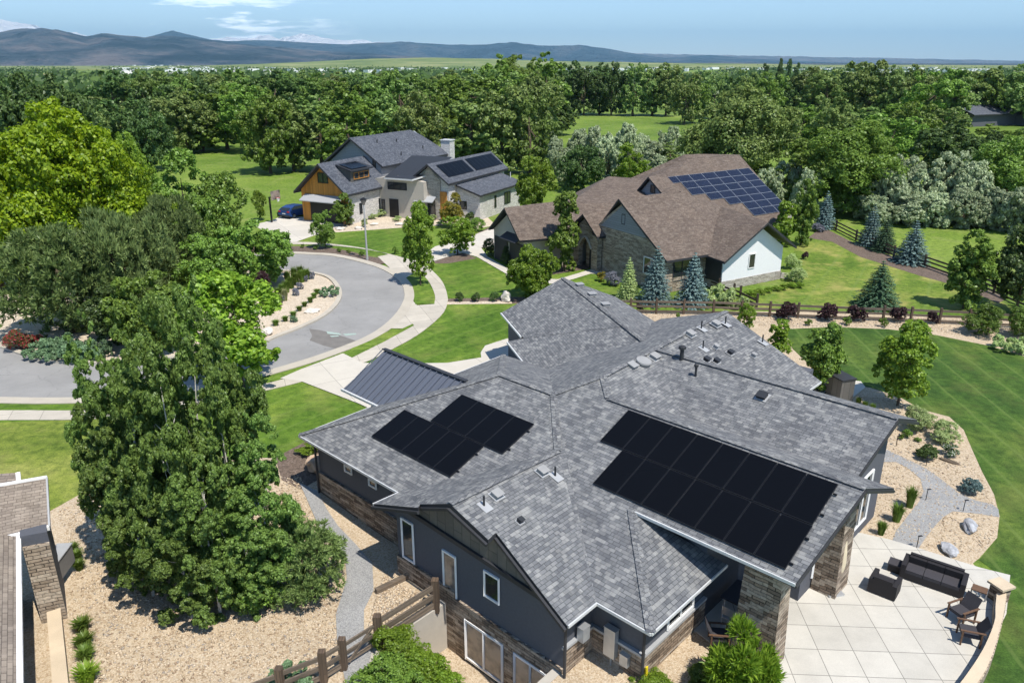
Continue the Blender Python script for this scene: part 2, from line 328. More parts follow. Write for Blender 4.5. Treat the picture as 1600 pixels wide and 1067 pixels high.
# ------------------------------------------------------------------ mesh helpers
def tag(o, label=None, cat=None, group=None, kind=None):
    if label: o['label'] = label
    if cat: o['category'] = cat
    if group: o['group'] = group
    if kind: o['kind'] = kind
    return o
def empty(name, loc, label=None, cat=None, group=None):
    o = bpy.data.objects.new(name, None); o.empty_display_size = .3; COL.objects.link(o); o.location = loc
    return tag(o, label, cat, group)
def link(name, me, parent=None, loc=(0, 0, 0)):
    o = bpy.data.objects.new(name, me); COL.objects.link(o)
    if parent is not None: o.parent = parent
    o.location = loc; return o
def root_loc(o):
    v = Vector((0, 0, 0))
    while o is not None: v += o.location; o = o.parent
    return v
class MB:                       # collects faces, builds ONE mesh with metric UVs
    def __init__(s): s.v = []; s.f = []; s.m = []
    def face(s, pts, mi=0):
        i = len(s.v); s.v += [tuple(map(float, p)) for p in pts]; s.f.append(tuple(range(i, i + len(pts)))); s.m.append(mi); return s
    def slab(s, top, th, mi=0, sm=None, vert=True):   # polygon thickened downwards
        sm = mi if sm is None else sm
        n = newell(top)
        if n[2] < 0: top = list(reversed(top)); n = -n
        d = Vector((0, 0, -th)) if vert else -n * th
        top = [Vector(p) for p in top]; bot = [p + d for p in top]
        if max(abs((p - top[0]).dot(n)) for p in top) > .02:
            for a, b_, c in tessellate_polygon([[Vector((p.x, p.y, 0)) for p in top]]):
                if newell([top[a], top[b_], top[c]])[2] < 0: b_, c = c, b_
                s.face([top[a], top[b_], top[c]], mi); s.face([bot[c], bot[b_], bot[a]], sm)
        else: s.face(top, mi); s.face(list(reversed(bot)), sm)
        for i in range(len(top)):
            j = (i + 1) % len(top); s.face([top[j], top[i], bot[i], bot[j]], sm)
        return s
    def box(s, c, size, rz=0.0, mi=0, base=False, tilt=None):
        sx, sy, sz = [k / 2 for k in size]; c = Vector(c)
        if base: c = c + Vector((0, 0, sz))
        m = Matrix.Rotation(rz, 3, 'Z')
        if tilt is not None: m = tilt
        q = [c + m @ Vector((x * sx, y * sy, z * sz)) for z in (-1, 1) for y in (-1, 1) for x in (-1, 1)]
        for a in ((0, 2, 3, 1), (4, 5, 7, 6), (0, 1, 5, 4), (2, 6, 7, 3), (0, 4, 6, 2), (1, 3, 7, 5)): s.face([q[k] for k in a], mi)
        return s
    def bar(s, a, b, w, h, mi=0):                     # box from a to b
        a = Vector(a); b = Vector(b); d = b - a; L = d.length
        if L < 1e-6: return s
        x = d / L; up = Vector((0, 0, 1)) if abs(x.z) < .95 else Vector((1, 0, 0))
        y = up.cross(x).normalized(); z = x.cross(y)
        m = Matrix((x, y, z)).transposed(); return s.box((a + b) / 2, (L, w, h), tilt=m, mi=mi)
    def tube(s, pts, rad, n=8, mi=0, cap=True):
        rings = []
        for i, p in enumerate(pts):
            p = Vector(p); d = (Vector(pts[min(i + 1, len(pts) - 1)]) - Vector(pts[max(i - 1, 0)])).normalized()
            up = Vector((0, 0, 1)) if abs(d.z) < .9 else Vector((1, 0, 0))
            y = up.cross(d).normalized(); z = d.cross(y); r = rad[i] if isinstance(rad, (list, tuple)) else rad
            rings.append([p + y * math.cos(2 * math.pi * k / n) * r + z * math.sin(2 * math.pi * k / n) * r for k in range(n)])
        for a, b_ in zip(rings, rings[1:]):
            for k in range(n): s.face([a[k], a[(k + 1) % n], b_[(k + 1) % n], b_[k]], mi)
        if cap: s.face(list(reversed(rings[0])), mi); s.face(rings[-1], mi)
        return s
    def prism(s, foot, z0, z1, mi=0):                 # vertical extrusion; z1 number or per-vertex list
        if newell([(p[0], p[1], 0) for p in foot])[2] < 0:
            foot = list(reversed(foot)); z1 = list(reversed(z1)) if isinstance(z1, (list, tuple)) else z1
        zt = z1 if isinstance(z1, (list, tuple)) else [z1] * len(foot)
        lo = [(p[0], p[1], z0) for p in foot]; hi = [(p[0], p[1], z) for p, z in zip(foot, zt)]
        if len(foot) == 6 and max(zt) - min(zt) > .3:
            k = max(range(3), key=lambda q: zt[q] + zt[q + 3])
            for o_ in (k, k + 3): s.face([hi[(o_ + q) % 6] for q in range(4)], mi)
        else: s.face(hi, mi)
        s.face(list(reversed(lo)), mi)
        for i in range(len(foot)):
            j = (i + 1) % len(foot); s.face([lo[i], lo[j], hi[j], hi[i]], mi)
        return s
    def build(s, name, mats, parent=None, smooth=False):
        org = root_loc(parent) if parent is not None else Vector((0, 0, 0))
        me = bpy.data.meshes.new(name); me.from_pydata([tuple(Vector(v) - org) for v in s.v], [], s.f)
        if not isinstance(mats, (list, tuple)): mats = [mats]
        for k in mats: me.materials.append(k)
        me.polygons.foreach_set('material_index', s.m)
        uv = me.uv_layers.new(name='UVMap').data
        for p in me.polygons:
            n = p.normal
            if abs(n.z) > .999: ux, uy = Vector((1, 0, 0)), Vector((0, 1, 0))
            else: ux = Vector((0, 0, 1)).cross(n).normalized(); uy = n.cross(ux)
            for li in p.loop_indices:
                co = me.vertices[me.loops[li].vertex_index].co + org; uv[li].uv = (co.dot(ux), co.dot(uy))
        if smooth: me.polygons.foreach_set('use_smooth', [True] * len(me.polygons))
        me.update(); return link(name, me, parent)
def newell(pts):
    n = Vector((0, 0, 0))
    for i in range(len(pts)):
        a = Vector(pts[i]); b_ = Vector(pts[(i + 1) % len(pts)])
        n += Vector(((a.y - b_.y) * (a.z + b_.z), (a.z - b_.z) * (a.x + b_.x), (a.x - b_.x) * (a.y + b_.y)))
    return n.normalized()
def np_mesh(name, verts, quads, mats, mi=None):
    me = bpy.data.meshes.new(name); nv, nf = len(verts), len(quads); k = quads.shape[1]
    me.vertices.add(nv); me.vertices.foreach_set('co', verts.astype(np.float32).ravel())
    me.loops.add(nf * k); me.loops.foreach_set('vertex_index', quads.astype(np.int32).ravel())
    me.polygons.add(nf); me.polygons.foreach_set('loop_start', np.arange(nf, dtype=np.int32) * k)
    me.polygons.foreach_set('loop_total', np.full(nf, k, dtype=np.int32))
    for m_ in mats: me.materials.append(m_)
    if mi is not None: me.polygons.foreach_set('material_index', mi.astype(np.int32))
    me.update(calc_edges=True); return me

# draped ground sheets ------------------------------------------------
LOCAL = (-22, 12, 8, 36)        # the part of the plan where the ground is not level
def sheet(name, pts, off, material, kind='structure', thick=0.0):
    """closed outline (x, y) laid on the terrain, off metres above it"""
    bm = bmesh.new(); vs = [bm.verts.new((p[0], p[1], 0)) for p in pts]
    f = bm.faces.new(vs); f.normal_update()
    if f.normal.z < 0: f.normal_flip()
    bmesh.ops.triangulate(bm, faces=bm.faces[:])
    xs = [p[0] for p in pts]; ys = [p[1] for p in pts]
    if min(xs) < LOCAL[1] and max(xs) > LOCAL[0] and min(ys) < LOCAL[3] and max(ys) > LOCAL[2]:
        for k in range(-8, 9):
            k = k / 2; bmesh.ops.bisect_plane(bm, geom=bm.verts[:] + bm.edges[:] + bm.faces[:], plane_co=(k, 0, 0), plane_no=(1, 0, 0))
        for k in range(50, 70):
            k = k / 2; bmesh.ops.bisect_plane(bm, geom=bm.verts[:] + bm.edges[:] + bm.faces[:], plane_co=(0, k, 0), plane_no=(0, 1, 0))
        bmesh.ops.triangulate(bm, faces=bm.faces[:])
    for v in bm.verts: v.co.z = H0(v.co.x, v.co.y) + off
    if thick:
        g = bmesh.ops.extrude_face_region(bm, geom=bm.faces[:])
        for e in g['geom']:
            if isinstance(e, bmesh.types.BMVert): e.co.z += thick
        bmesh.ops.recalc_face_normals(bm, faces=bm.faces[:])
    me = bpy.data.meshes.new(name); bm.to_mesh(me); bm.free(); me.materials.append(material)
    o = link(name, me)
    if kind: o['kind'] = kind
    return o
def smooth_line(pts, n=6):      # Catmull-Rom through points
    out = []
    for i in range(len(pts) - 1):
        p0 = np.array(pts[max(i - 1, 0)][:2]); p1 = np.array(pts[i][:2]); p2 = np.array(pts[i + 1][:2]); p3 = np.array(pts[min(i + 2, len(pts) - 1)][:2])
        for k in range(n):
            t = k / n; out.append(tuple(.5 * ((2 * p1) + (-p0 + p2) * t + (2 * p0 - 5 * p1 + 4 * p2 - p3) * t * t + (-p0 + 3 * p1 - 3 * p2 + p3) * t ** 3)))
    out.append(tuple(pts[-1][:2])); return out
def offset_line(pts, d):
    out = []
    for i, p in enumerate(pts):
        a = np.array(pts[max(i - 1, 0)]); b_ = np.array(pts[min(i + 1, len(pts) - 1)]); t = (b_ - a) / (np.linalg.norm(b_ - a) + 1e-9)
        out.append((p[0] - t[1] * d, p[1] + t[0] * d))
    return out
def px(*q): return [PG(*k)[:2] for k in q]

# ------------------------------------------------------------------ the land
YPIT = [hw(-17.3, 14.9, 0)[:2], hw(-12.2, 14.9, 0)[:2], hw(-12.2, 9.0, 0)[:2], hw(-14.5, 9.0, 0)[:2], hw(-17.3, 12.0, 0)[:2]]   # walk-out yard cut out of the ground
bm = bmesh.new()
xs = sorted(set([-60000, -20000, -6000, -2000, -600, -200, -80, -40] + list(range(-24, 14, 1)) + [40, 80, 200, 600, 2000, 6000, 20000, 60000]))
ys = sorted(set([-300, -60, 0, 8] + list(range(14, 40, 1)) + [60, 100, 200, 400, 1000, 3000, 8000, 20000, 70000]))
gv = {}
for i, xx in enumerate(xs):
    for j, yy in enumerate(ys): gv[i, j] = bm.verts.new((xx, yy, H0(xx, yy) - (.02 if LOCAL[0] < xx < LOCAL[1] and LOCAL[2] < yy < LOCAL[3] else 0)))
for i in range(len(xs) - 1):
    for j in range(len(ys) - 1): bm.faces.new([gv[i, j], gv[i + 1, j], gv[i + 1, j + 1], gv[i, j + 1]])
# cut the pit outline
def cut_pit(bm):
    for i in range(5):
        a = Vector((*YPIT[i], 0)); b_ = Vector((*YPIT[(i + 1) % 5], 0)); d = (b_ - a).normalized(); nrm = Vector((-d.y, d.x, 0))
        near = [f for f in bm.faces if (f.calc_center_median() - Vector((-4, 16, 0))).length < 16]
        es = {e for f in near for e in f.edges}; vs_ = {v for f in near for v in f.verts}
        bmesh.ops.bisect_plane(bm, geom=list(vs_) + list(es) + near, plane_co=a, plane_no=nrm)
    def inside(p):
        s = [((YPIT[(i + 1) % 5][0] - YPIT[i][0]) * (p.y - YPIT[i][1]) - (YPIT[(i + 1) % 5][1] - YPIT[i][1]) * (p.x - YPIT[i][0])) for i in range(5)]
        return all(k < -1e-4 for k in s) or all(k > 1e-4 for k in s)
    bmesh.ops.delete(bm, geom=[f for f in bm.faces if inside(f.calc_center_median())], context='FACES')
cut_pit(bm)
me = bpy.data.meshes.new('ground'); bm.to_mesh(me); bm.free(); me.materials.append(M['meadow'])
ground = link('ground', me); ground['kind'] = 'structure'

def psheet(name, q, off, material, thick=0.0, sm=0):
    pts = px(*q)
    if sm: pts = smooth_line(pts + [pts[0]], sm)[:-1]
    return sheet(name, pts, off, material, thick=thick)
# road
OUT = [(-300, 617), (0, 622), (80, 623), (150, 621), (250, 612), (330, 600), (381, 588), (418, 580), (480, 562), (526, 546), (567, 529.6), (596, 512.7), (618, 492.5), (629.7, 474.5), (633, 461), (628.5, 445), (614, 430.6), (589, 418), (551, 407), (515, 400), (481, 398), (461, 397), (420, 397), (380, 400)]
INN = [(-300, 510), (-80, 527), (0, 543), (30, 553), (60, 562), (100, 567), (150, 568), (250, 562), (340, 550), (400, 540), (438, 525), (470, 512.7), (506, 494.7), (526, 476.7), (532.5, 461), (528.5, 447.5), (515, 434), (490, 427), (450, 424), (400, 424), (360, 425)]
out_l = smooth_line(px(*OUT), 5); inn_l = smooth_line(px(*INN), 5)
sheet('road', out_l + inn_l[::-1], .012, M['asphalt'])
sheet('kerb', offset_line(out_l, .05) + offset_line(out_l, -.75)[::-1], .016, M['curb'], thick=.05)
sheet('kerb', offset_line(inn_l, .28) + offset_line(inn_l, -.1)[::-1], .017, M['curb'], thick=.11)
sheet('road_patch', px((400 + 83, 514), (500, 516), (540, 527), (560, 534), (526, 545.5), (505, 540), (484, 532), (488, 525)), .018, M['asphalt_dark'])
for q in (((510, 518), (530, 521), (534, 524), (512, 522)), ((536, 522), (556, 521), (557, 523), (540, 525)), ((515, 525), (528, 524.5), (530, 526), (518, 527))):
    sheet('road_marking', px(*q), .024, M['green_mark'])
# island planting bed
isl = offset_line(inn_l, .28)
sheet('planting_bed', isl + px((330, 400), (200, 400), (60, 430), (-200, 470)), .010, M['gravel_fine'])
# lawns of the street side
psheet('lawn', [(-300, 645), (0, 641), (150, 640), (384, 607), (454, 590), (472, 597), (562, 632), (545, 648), (490, 690), (478, 712), (440, 720), (340, 715), (250, 722), (140, 765), (75, 802), (20, 850), (-300, 900)], .006, M['lawn'])
psheet('dry_lawn', [(-300, 670), (0, 660), (150, 655), (200, 650), (220, 700), (180, 745), (140, 764), (77, 799), (20, 850), (-300, 900)], .010, M['lawn_dry'])
psheet('lawn', [(567, 568), (617.4, 544), (656.8, 521.5), (690.5, 493.4), (697, 475), (790, 474), (830, 480), (860, 500), (830, 520), (792, 530), (758, 541), (751, 552), (752, 559.5), (699, 568), (640, 572)], .006, M['lawn'])
psheet('lawn', [(700, 471), (699, 462), (692, 442), (678, 426), (664, 412), (700, 402), (728, 398), (760, 412), (800, 432), (870, 440), (925, 424), (990, 440), (985, 470), (830, 470), (790, 472)], .006, M['lawn'])
psheet('lawn', [(459, 379), (497.5, 366), (560, 362), (627.5, 356), (680, 370), (672, 385), (632, 397), (605, 397.5), (540, 387.5), (490, 384)], .006, M['lawn'])
psheet('verge_lawn', [(-300, 632), (0, 628), (150, 628), (300, 612), (384, 597), (420, 586), (454, 590), (384, 607), (150, 641), (0, 642), (-300, 646)], .008, M['lawn'])
# walks
def walk(name, inner, outer, off=.02, m_='concrete', th=.03):
    def res(l, n=70):
        l = np.array(l); d = np.concatenate([[0], np.cumsum(np.linalg.norm(np.diff(l, axis=0), axis=1))]); t = np.linspace(0, d[-1], n); return [(float(np.interp(k, d, l[:, 0])), float(np.interp(k, d, l[:, 1]))) for k in t]
    a, b_ = res(smooth_line(px(*inner), 4)), res(smooth_line(px(*outer), 4)); mm = MB(); z0, z1 = off, off + th
    for k in range(len(a) - 1): mm.slab([(*a[k], z1 + H0(*a[k])), (*b_[k], z1 + H0(*b_[k])), (*b_[k + 1], z1 + H0(*b_[k + 1])), (*a[k + 1], z1 + H0(*a[k + 1]))], th)
    o = mm.build(name, M[m_]); o['kind'] = 'structure'; return o
walk('sidewalk', [(-300, 646), (0, 642), (150, 641), (300, 625), (384, 607), (454, 590), (536, 558), (600, 529), (645, 508), (670, 487), (680, 470), (677, 454), (668, 438), (652, 422), (636, 410), (600, 396), (560, 387), (500, 380), (440, 378)],
     [(-300, 662), (0, 657), (150, 655), (300, 638), (384, 618), (472, 597), (567, 568), (617, 544), (657, 521), (690, 493), (699, 475), (699, 462), (692, 442), (678, 426), (661, 413), (610, 398), (560, 388.5), (500, 383), (440, 382)][0:19])
psheet('driveway', [(438, 592), (470, 578), (536, 553), (567, 568), (620, 569), (699, 568), (752, 559.5), (751, 552), (758, 541), (792, 530), (850, 530), (860, 590), (700, 640), (600, 650), (562, 632), (472, 597)], .036, M['drive'], .02)
psheet('driveway_apron', [(590, 402), (614, 424), (633, 436), (655, 422), (640, 408), (610, 398)], .036, M['concrete'], .027)
psheet('driveway_apron', [(600, 514), (629, 490), (636, 462), (652, 478), (679, 476), (668, 492), (647, 509), (630, 514)], .034, M['concrete'], .021)
psheet('verge_lawn', [(536, 553), (550, 560), (600, 535), (647, 509.5), (645, 507), (628.7, 514.5), (603.4, 520), (570, 535)], .062, M['lawn'])
psheet('verge_lawn', [(649, 476.5), (679, 476), (677, 454), (668, 438), (652, 423), (640, 419), (629, 424), (637, 440), (643, 458)], .062, M['lawn'])
psheet('planting_strip', [(452, 385.6), (500, 385.5), (545, 393), (580, 402), (600, 405), (602, 412), (588, 415.5), (551, 405), (515, 398), (470, 395.5), (450, 394)], .062, M['mulch'])
psheet('driveway', [(395, 352), (425, 345), (445, 336), (475, 340), (540, 350), (520, 358), (497.5, 366), (459, 380), (440, 378), (425, 368)], .026, M['drive'], .02)
psheet('pale_gravel_bed', [(500, 365), (535, 350), (600, 325), (650, 320), (760, 338), (775, 352), (735, 360), (700, 352), (627, 356), (560, 361)], .012, M['gravel_fine'])
psheet('driveway', [(640, 412), (655, 404), (680, 386), (735, 370), (772, 356), (800, 362), (778, 385), (752, 388), (762, 402), (800, 424), (795, 431), (745, 402), (722, 396), (700, 402), (662, 414)], .040, M['drive'], .02)
psheet('front_walk', [(795, 424), (830, 436), (872, 437), (925, 421), (960, 428), (990, 440), (980, 446), (945, 430), (923, 428), (872, 444), (830, 443), (790, 431)], .03, M['drive'], .014)
psheet('mulch_bed', [(770, 352), (735, 370), (760, 388), (800, 402), (860, 430), (920, 420), (925, 400), (800, 380)], .014, M['mulch'])
psheet('mulch_bed', [(664, 404), (700, 399), (728, 396), (745, 404), (700, 412), (672, 412)], .010, M['mulch'])
psheet('mulch_bed', [(700, 467), (800, 464), (850, 465), (850, 474), (790, 475), (700, 475)], .012, M['mulch'])
psheet('rock_edging', [(699, 472), (800, 470), (800, 474.5), (698, 476)], .016, M['gravel_fine'])
# front-left rock yard, path, walk-out yard
sheet('rock_bed', px((77, 799), (140, 764), (200, 738), (260, 720), (340, 713), (440, 716), (478, 708), (520, 700), (600, 740)) + [hw(-17.5, 18, 0)[:2], hw(-17.35, 14.95, 0)[:2], hw(-17.35, 12.0, 0)[:2], hw(-14.5, 8.95, 0)[:2], hw(-14.5, 5, 0)[:2], (-18, 9), (-20, 22)], .008, M['gravel'])
psheet('mulch_bed', [(430, 715), (478, 690), (520, 690), (545, 730), (500, 748), (470, 765), (440, 750)], .014, M['mulch'])
psheet('gravel_path', [(468, 755), (482, 786), (497, 820), (519, 848), (540, 874), (542, 904), (525, 961), (527, 1003), (540, 1067), (545, 1120), (600, 1120), (590, 1060), (580, 1020), (569, 984), (569, 954), (584, 923), (582, 881), (556, 851), (528, 822), (510, 795), (496, 768)], .045, M['path'])
PZ = -2.35
mb = MB().slab([(*p, PZ) for p in YPIT], .2); o = mb.build('walkout_yard', M['gravel']); o['kind'] = 'structure'
for i in range(1, 5):
    a, b_ = Vector((*YPIT[i], 0)), Vector((*YPIT[(i + 1) % 5], 0)); d = (b_ - a).normalized(); n = Vector((d.y, -d.x, 0))
    if n.dot(a - Vector((*hw(-14.5, 12.5, 0)[:2], 0))) < 0: n = -n
    w_ = .3; m_ = MB(); m_.prism([(a - d * .02)[:2], (b_ + d * .02)[:2], (b_ + d * .02 + n * w_)[:2], (a - d * .02 + n * w_)[:2]], PZ, [H0(a.x, a.y) + .06, H0(b_.x, b_.y) + .06, H0(b_.x, b_.y) + .06, H0(a.x, a.y) + .06])
    tag(m_.build('retaining_wall', M['retain']), ['', 'low retaining wall at the right end of the sunken yard', 'short retaining wall at the near end of the sunken yard', 'angled retaining wall behind the green shrubs by the fence', 'smooth beige retaining wall below the rail fence at the blue wall'][i], 'retaining wall')
sheet('rock_bed', [hw(-12.15, 14.9, 0)[:2], hw(-12.15, 8, 0)[:2], hw(-5, 8, 0)[:2], hw(-6.6, 16, 0)[:2], hw(-7.4, 19.2, 0)[:2], hw(-9.8, 20.5, 0)[:2], hw(-11.9, 17, 0)[:2]], .012, M['gravel'])
# back yard and patio
psheet('rock_bed', [(985, 486), (1080, 487), (1240, 487), (1400, 490), (1530, 497), (1700, 505), (1700, 590), (1600, 557), (1548, 541), (1462, 523.5), (1388, 514.5), (1302, 511), (1225, 514.5), (1238, 545), (1270, 575), (1310, 598), (1360, 606), (1405, 620), (1440, 640), (1483, 651), (1506, 672), (1520, 705), (1535, 738), (1553, 772), (1562, 806), (1558, 840), (1530, 872), (1520, 880), (1540, 905), (1345, 860), (1300, 760), (1180, 640), (1000, 540)], .008, M['gravel'])
psheet('back_lawn', [(1225, 514.5), (1302, 511), (1388, 514.5), (1462, 523.5), (1548, 541), (1600, 557), (1700, 590), (2100, 640), (2100, 1250), (1450, 1250), (1500, 1080), (1545, 1010), (1562, 960), (1572, 905), (1530, 875), (1558, 840), (1562, 806), (1553, 772), (1535, 738), (1520, 705), (1506, 672), (1483, 651), (1440, 640), (1405, 620), (1360, 606), (1310, 598), (1270, 575), (1238, 545)], .012, M['lawn_back'])
psheet('gravel_path', [(1360, 690), (1379, 700), (1405, 712), (1445, 731), (1472, 750), (1498, 771), (1524, 782), (1550, 788), (1560, 796), (1561, 808), (1530, 803), (1489, 799), (1475, 807), (1463, 819), (1445, 842), (1432, 862), (1392, 850), (1400, 830), (1420, 804), (1436, 784), (1443, 768), (1438, 748), (1419, 732), (1400, 722), (1370, 722)], .02, M['path'])
psheet('patio', [(1345, 834), (1392, 845), (1432, 857), (1480, 872), (1530, 888), (1578, 900), (1572, 960), (1545, 1015), (1510, 1080), (1480, 1200), (1180, 1200), (1195, 1070), (1050, 960), (1100, 820)], .03, M['patio'], .03)
psheet('patio', [(1290, 590), (1345, 597), (1352, 606), (1310, 640), (1270, 640), (1250, 610)], .03, M['drive'], .03)
# side lawn beside the brown house, mulch along its fence, dry field in the distance
psheet('side_lawn', [(1120, 470), (1200, 452), (1235, 440), (1245, 415), (1240, 390), (1262, 372), (1300, 372), (1345, 392), (1380, 405), (1440, 420), (1500, 440), (1560, 470), (1600, 486), (1530, 487), (1400, 484), (1240, 482), (1150, 480)], .008, M['lawn_side'])
psheet('mulch_bed', [(1262, 372), (1285, 355), (1345, 385), (1400, 402), (1455, 418), (1500, 436), (1575, 466), (1560, 474), (1500, 448), (1440, 432), (1380, 413), (1345, 402), (1300, 378)], .014, M['mulch'])
for q in ([(110, 129), (190, 128), (190, 141), (110, 143)],):
    psheet('dry_field', q, .5, M['dry_field'])
psheet('field', [(100, 121), (200, 120), (190, 129), (110, 130)], .5, M['lawn_dry'])

# ------------------------------------------------------------------ the near house
nh = empty('grey_roofed_house', hw(-15, 22, 0), 'long single-storey house with grey shingle roofs and black solar panels, closest to the camera', 'house')
def R_z(t): return 2.51 + .3716 * (t - 15.76)
def L_z(t): return 5.0 - .333 * (22.46 - t)
def G_z(s): return 5.0 - .333 * (s + 18.77)
def M_z(s): return 5.64 - .333 * (s + 17.85)
C_ = (-18.77, 22.46, 5.0); D_ = (-17.54, 24.2, 5.64); E_ = (-18.17, 35.9, 5.64); H1 = (-16.48, 23.2, R_z(23.2)); RT = (-6.34, 23.2, R_z(23.2))
NC = (-9.31, 15.76, 2.51); NN = (-11.29, 15.76, 2.51); HM = (-12.42, 19.12, R_z(19.12)); ER = (-6.64, 19.12, R_z(19.12))
A0 = (-21.9, 22.46, 5.0); L0 = (-27.44, 15.46, L_z(15.46)); L1 = (-20.5, 15.46, L_z(15.46)); G0 = (-16.4, 19.95, 4.18)
GP = (-16.56, 14.56, G_z(-16.56)); LB = (-27.7, 28.7, 2.67); V_ = (-22.6, 26.6, 3.75)
N0 = (-17.85, 28.47, 5.64); N1 = (-7.1, 28.47, 5.64); NV0 = (-14.35, 25.34, 4.475); NV1 = (-7.25, 25.34, 4.475); RV = (-6.05, 25.34, 4.475)
roofs = [
 [C_, D_, H1, RT, ER, HM, NC, NN],
 [H1, RT, RV, NV0][::-1],
 [D_, H1, NV0, N0],
 [N0, N1, NV1, NV0],
 [N0, (-14.8, 31.2, 4.62), (-7.1, 31.2, 4.62), N1],
 [N0, E_, (-12.25, 34.5, M_z(-12.25)), (-12.25, 31.6, M_z(-12.25)), (-14.8, 31.2, 4.62)],
 [C_, G0, GP, (-14.80, 14.59, G_z(-14.8)), (-14.87, 15.02, G_z(-14.87)), (-11.28, 14.33, G_z(-11.28)), NN],
 [C_, A0, L0, L1, G0],
 [G0, L1, (-20.65, 14.36, 2.6), (-17.95, 14.32, 3.62), (-18.17, 14.6, 3.54), GP],
 [A0, L0, LB],
 [A0, C_, V_, (-22.0, 28.7, 2.9), LB],
 [C_, D_, E_, (-22.9, 37.1, 3.86), (-22.9, 27.0, 3.6), V_],
 [HM, NC, (-9.31, 20.2, 2.51)],
 [HM, (-9.31, 20.2, 2.51), (-12.42, 20.4, 2.51)],
]
mb = MB()
for f in roofs: mb.slab([hw(*p) for p in f], .16, 0, 1)
mb.build('roof', [M['shingle_grey'], M['dark_trim']], nh)
# garage wing roof, turned to face the street
GA = R(105.5)
def ga(a, b_, z): return (a * math.sin(GA) + b_ * math.cos(GA), -a * math.cos(GA) + b_ * math.sin(GA), z)
mb = MB()
mb.slab([ga(16.15, 45.8, 4.8), ga(16.1, 35.6, 4.8), ga(11.65, 39.5, 3.2), ga(11.67, 44.5, 3.2)], .16, 0, 1)
mb.slab([ga(16.1, 35.6, 4.78), ga(16.1, 30.5, 4.78), ga(11.2, 33.0, 3.05), ga(10.82, 35.2, 2.95), ga(10.82, 39.9, 2.95), ga(11.65, 39.5, 3.19)], .16, 0, 1)
mb.slab([ga(16.15, 45.8, 4.8), ga(19.15, 43.95, 3.8), ga(19.75, 37.6, 3.6), ga(19.75, 33, 3.6), ga(16.1, 30.5, 4.8)], .16, 0, 1)
mb.build('garage_roof', [M['shingle_grey'], M['dark_trim']], nh)
# ridge and hip caps
def cap(a, b_, w=.3, wf=hw, lift=.014):
    mb = MB()
    a = Vector(wf(*a)); b_ = Vector(wf(*b_)); n = max(1, int((b_ - a).length / .22)); d = (b_ - a) / n
    for k in range(n):
        p = a + d * k + Vector((0, 0, lift)); q = p + d * 1.02 + Vector((0, 0, .012)); h = Vector((0, 0, 1)).cross(d).normalized() * w / 2
        top = Vector((0, 0, .022)); mb.face([p - h, p + top, q + top, q - h]); mb.face([p + top, p + h, q + h, q + top])
    mb.build('ridge_cap', M['shingle_grey'], nh)
for a, b_ in ((C_, D_), (D_, E_), (D_, H1), (H1, RT), (N0, N1), (C_, A0), (A0, L0), (C_, G0), (G0, GP), (HM, NC), (A0, LB)): cap(a, b_)
cap((16.15, 45.8, 4.8), (16.1, 30.5, 4.8), wf=ga)
# gutters along the eaves, rake boards along the gables
def gut(a, b_, wf=hw, w=.09, dz=-.05, mi=0): MB().bar(Vector(wf(*a)) + Vector((0, 0, dz)), Vector(wf(*b_)) + Vector((0, 0, dz)), w, .10).build('rake_board' if mi else 'gutter', M['dark_trim' if mi else 'gutter'], nh)
gut(L0, L1); gut(L0, LB); gut((-11.28, 14.36, G_z(-11.28)), NN); gut(NN, NC); gut(NC, (-9.31, 20.2, 2.51)); gut((-12.3, 19.1, 3.75), ER); gut((-12.25, 31.6, 3.77), (-12.25, 34.5, 3.77))
gut((11.62, 44.5, 3.18), (11.6, 39.9, 3.18), ga); gut((10.78, 39.9, 2.93), (10.78, 35.2, 2.93), ga); gut((-20.65, 14.36, 2.6), L1)
gut((-20.66, 14.3, 2.56), (-17.9, 14.28, 3.56), mi=1, dz=-.1); gut((-18.1, 14.55, 3.5), (-16.6, 14.5, 4.16), mi=1, dz=-.1); gut((-16.6, 14.5, 4.16), (-14.8, 14.52, 3.6), mi=1, dz=-.1); gut((-14.85, 14.95, 3.62), (-11.3, 14.27, 2.45), mi=1, dz=-.1)
gut(ER, RT, mi=1, dz=-.12); gut(RT, RV, mi=1, dz=-.12); gut(NV1, N1, mi=1, dz=-.12); gut(N1, (-7.05, 31.2, 4.6), mi=1, dz=-.12)
# walls (three finishes: slate stucco, stone wainscot, pale trim band)
body = MB(); st = MB(); tr = MB()
def hb(dst, s0, s1, t0, t1, z0, z1, mi=0): dst.prism([hw(s0, t0, 0)[:2], hw(s1, t0, 0)[:2], hw(s1, t1, 0)[:2], hw(s0, t1, 0)[:2]], z0, z1, mi)
hb(body, -26.9, -13.0, 16.0, 28.1, -.4, 2.55)                    # left wing
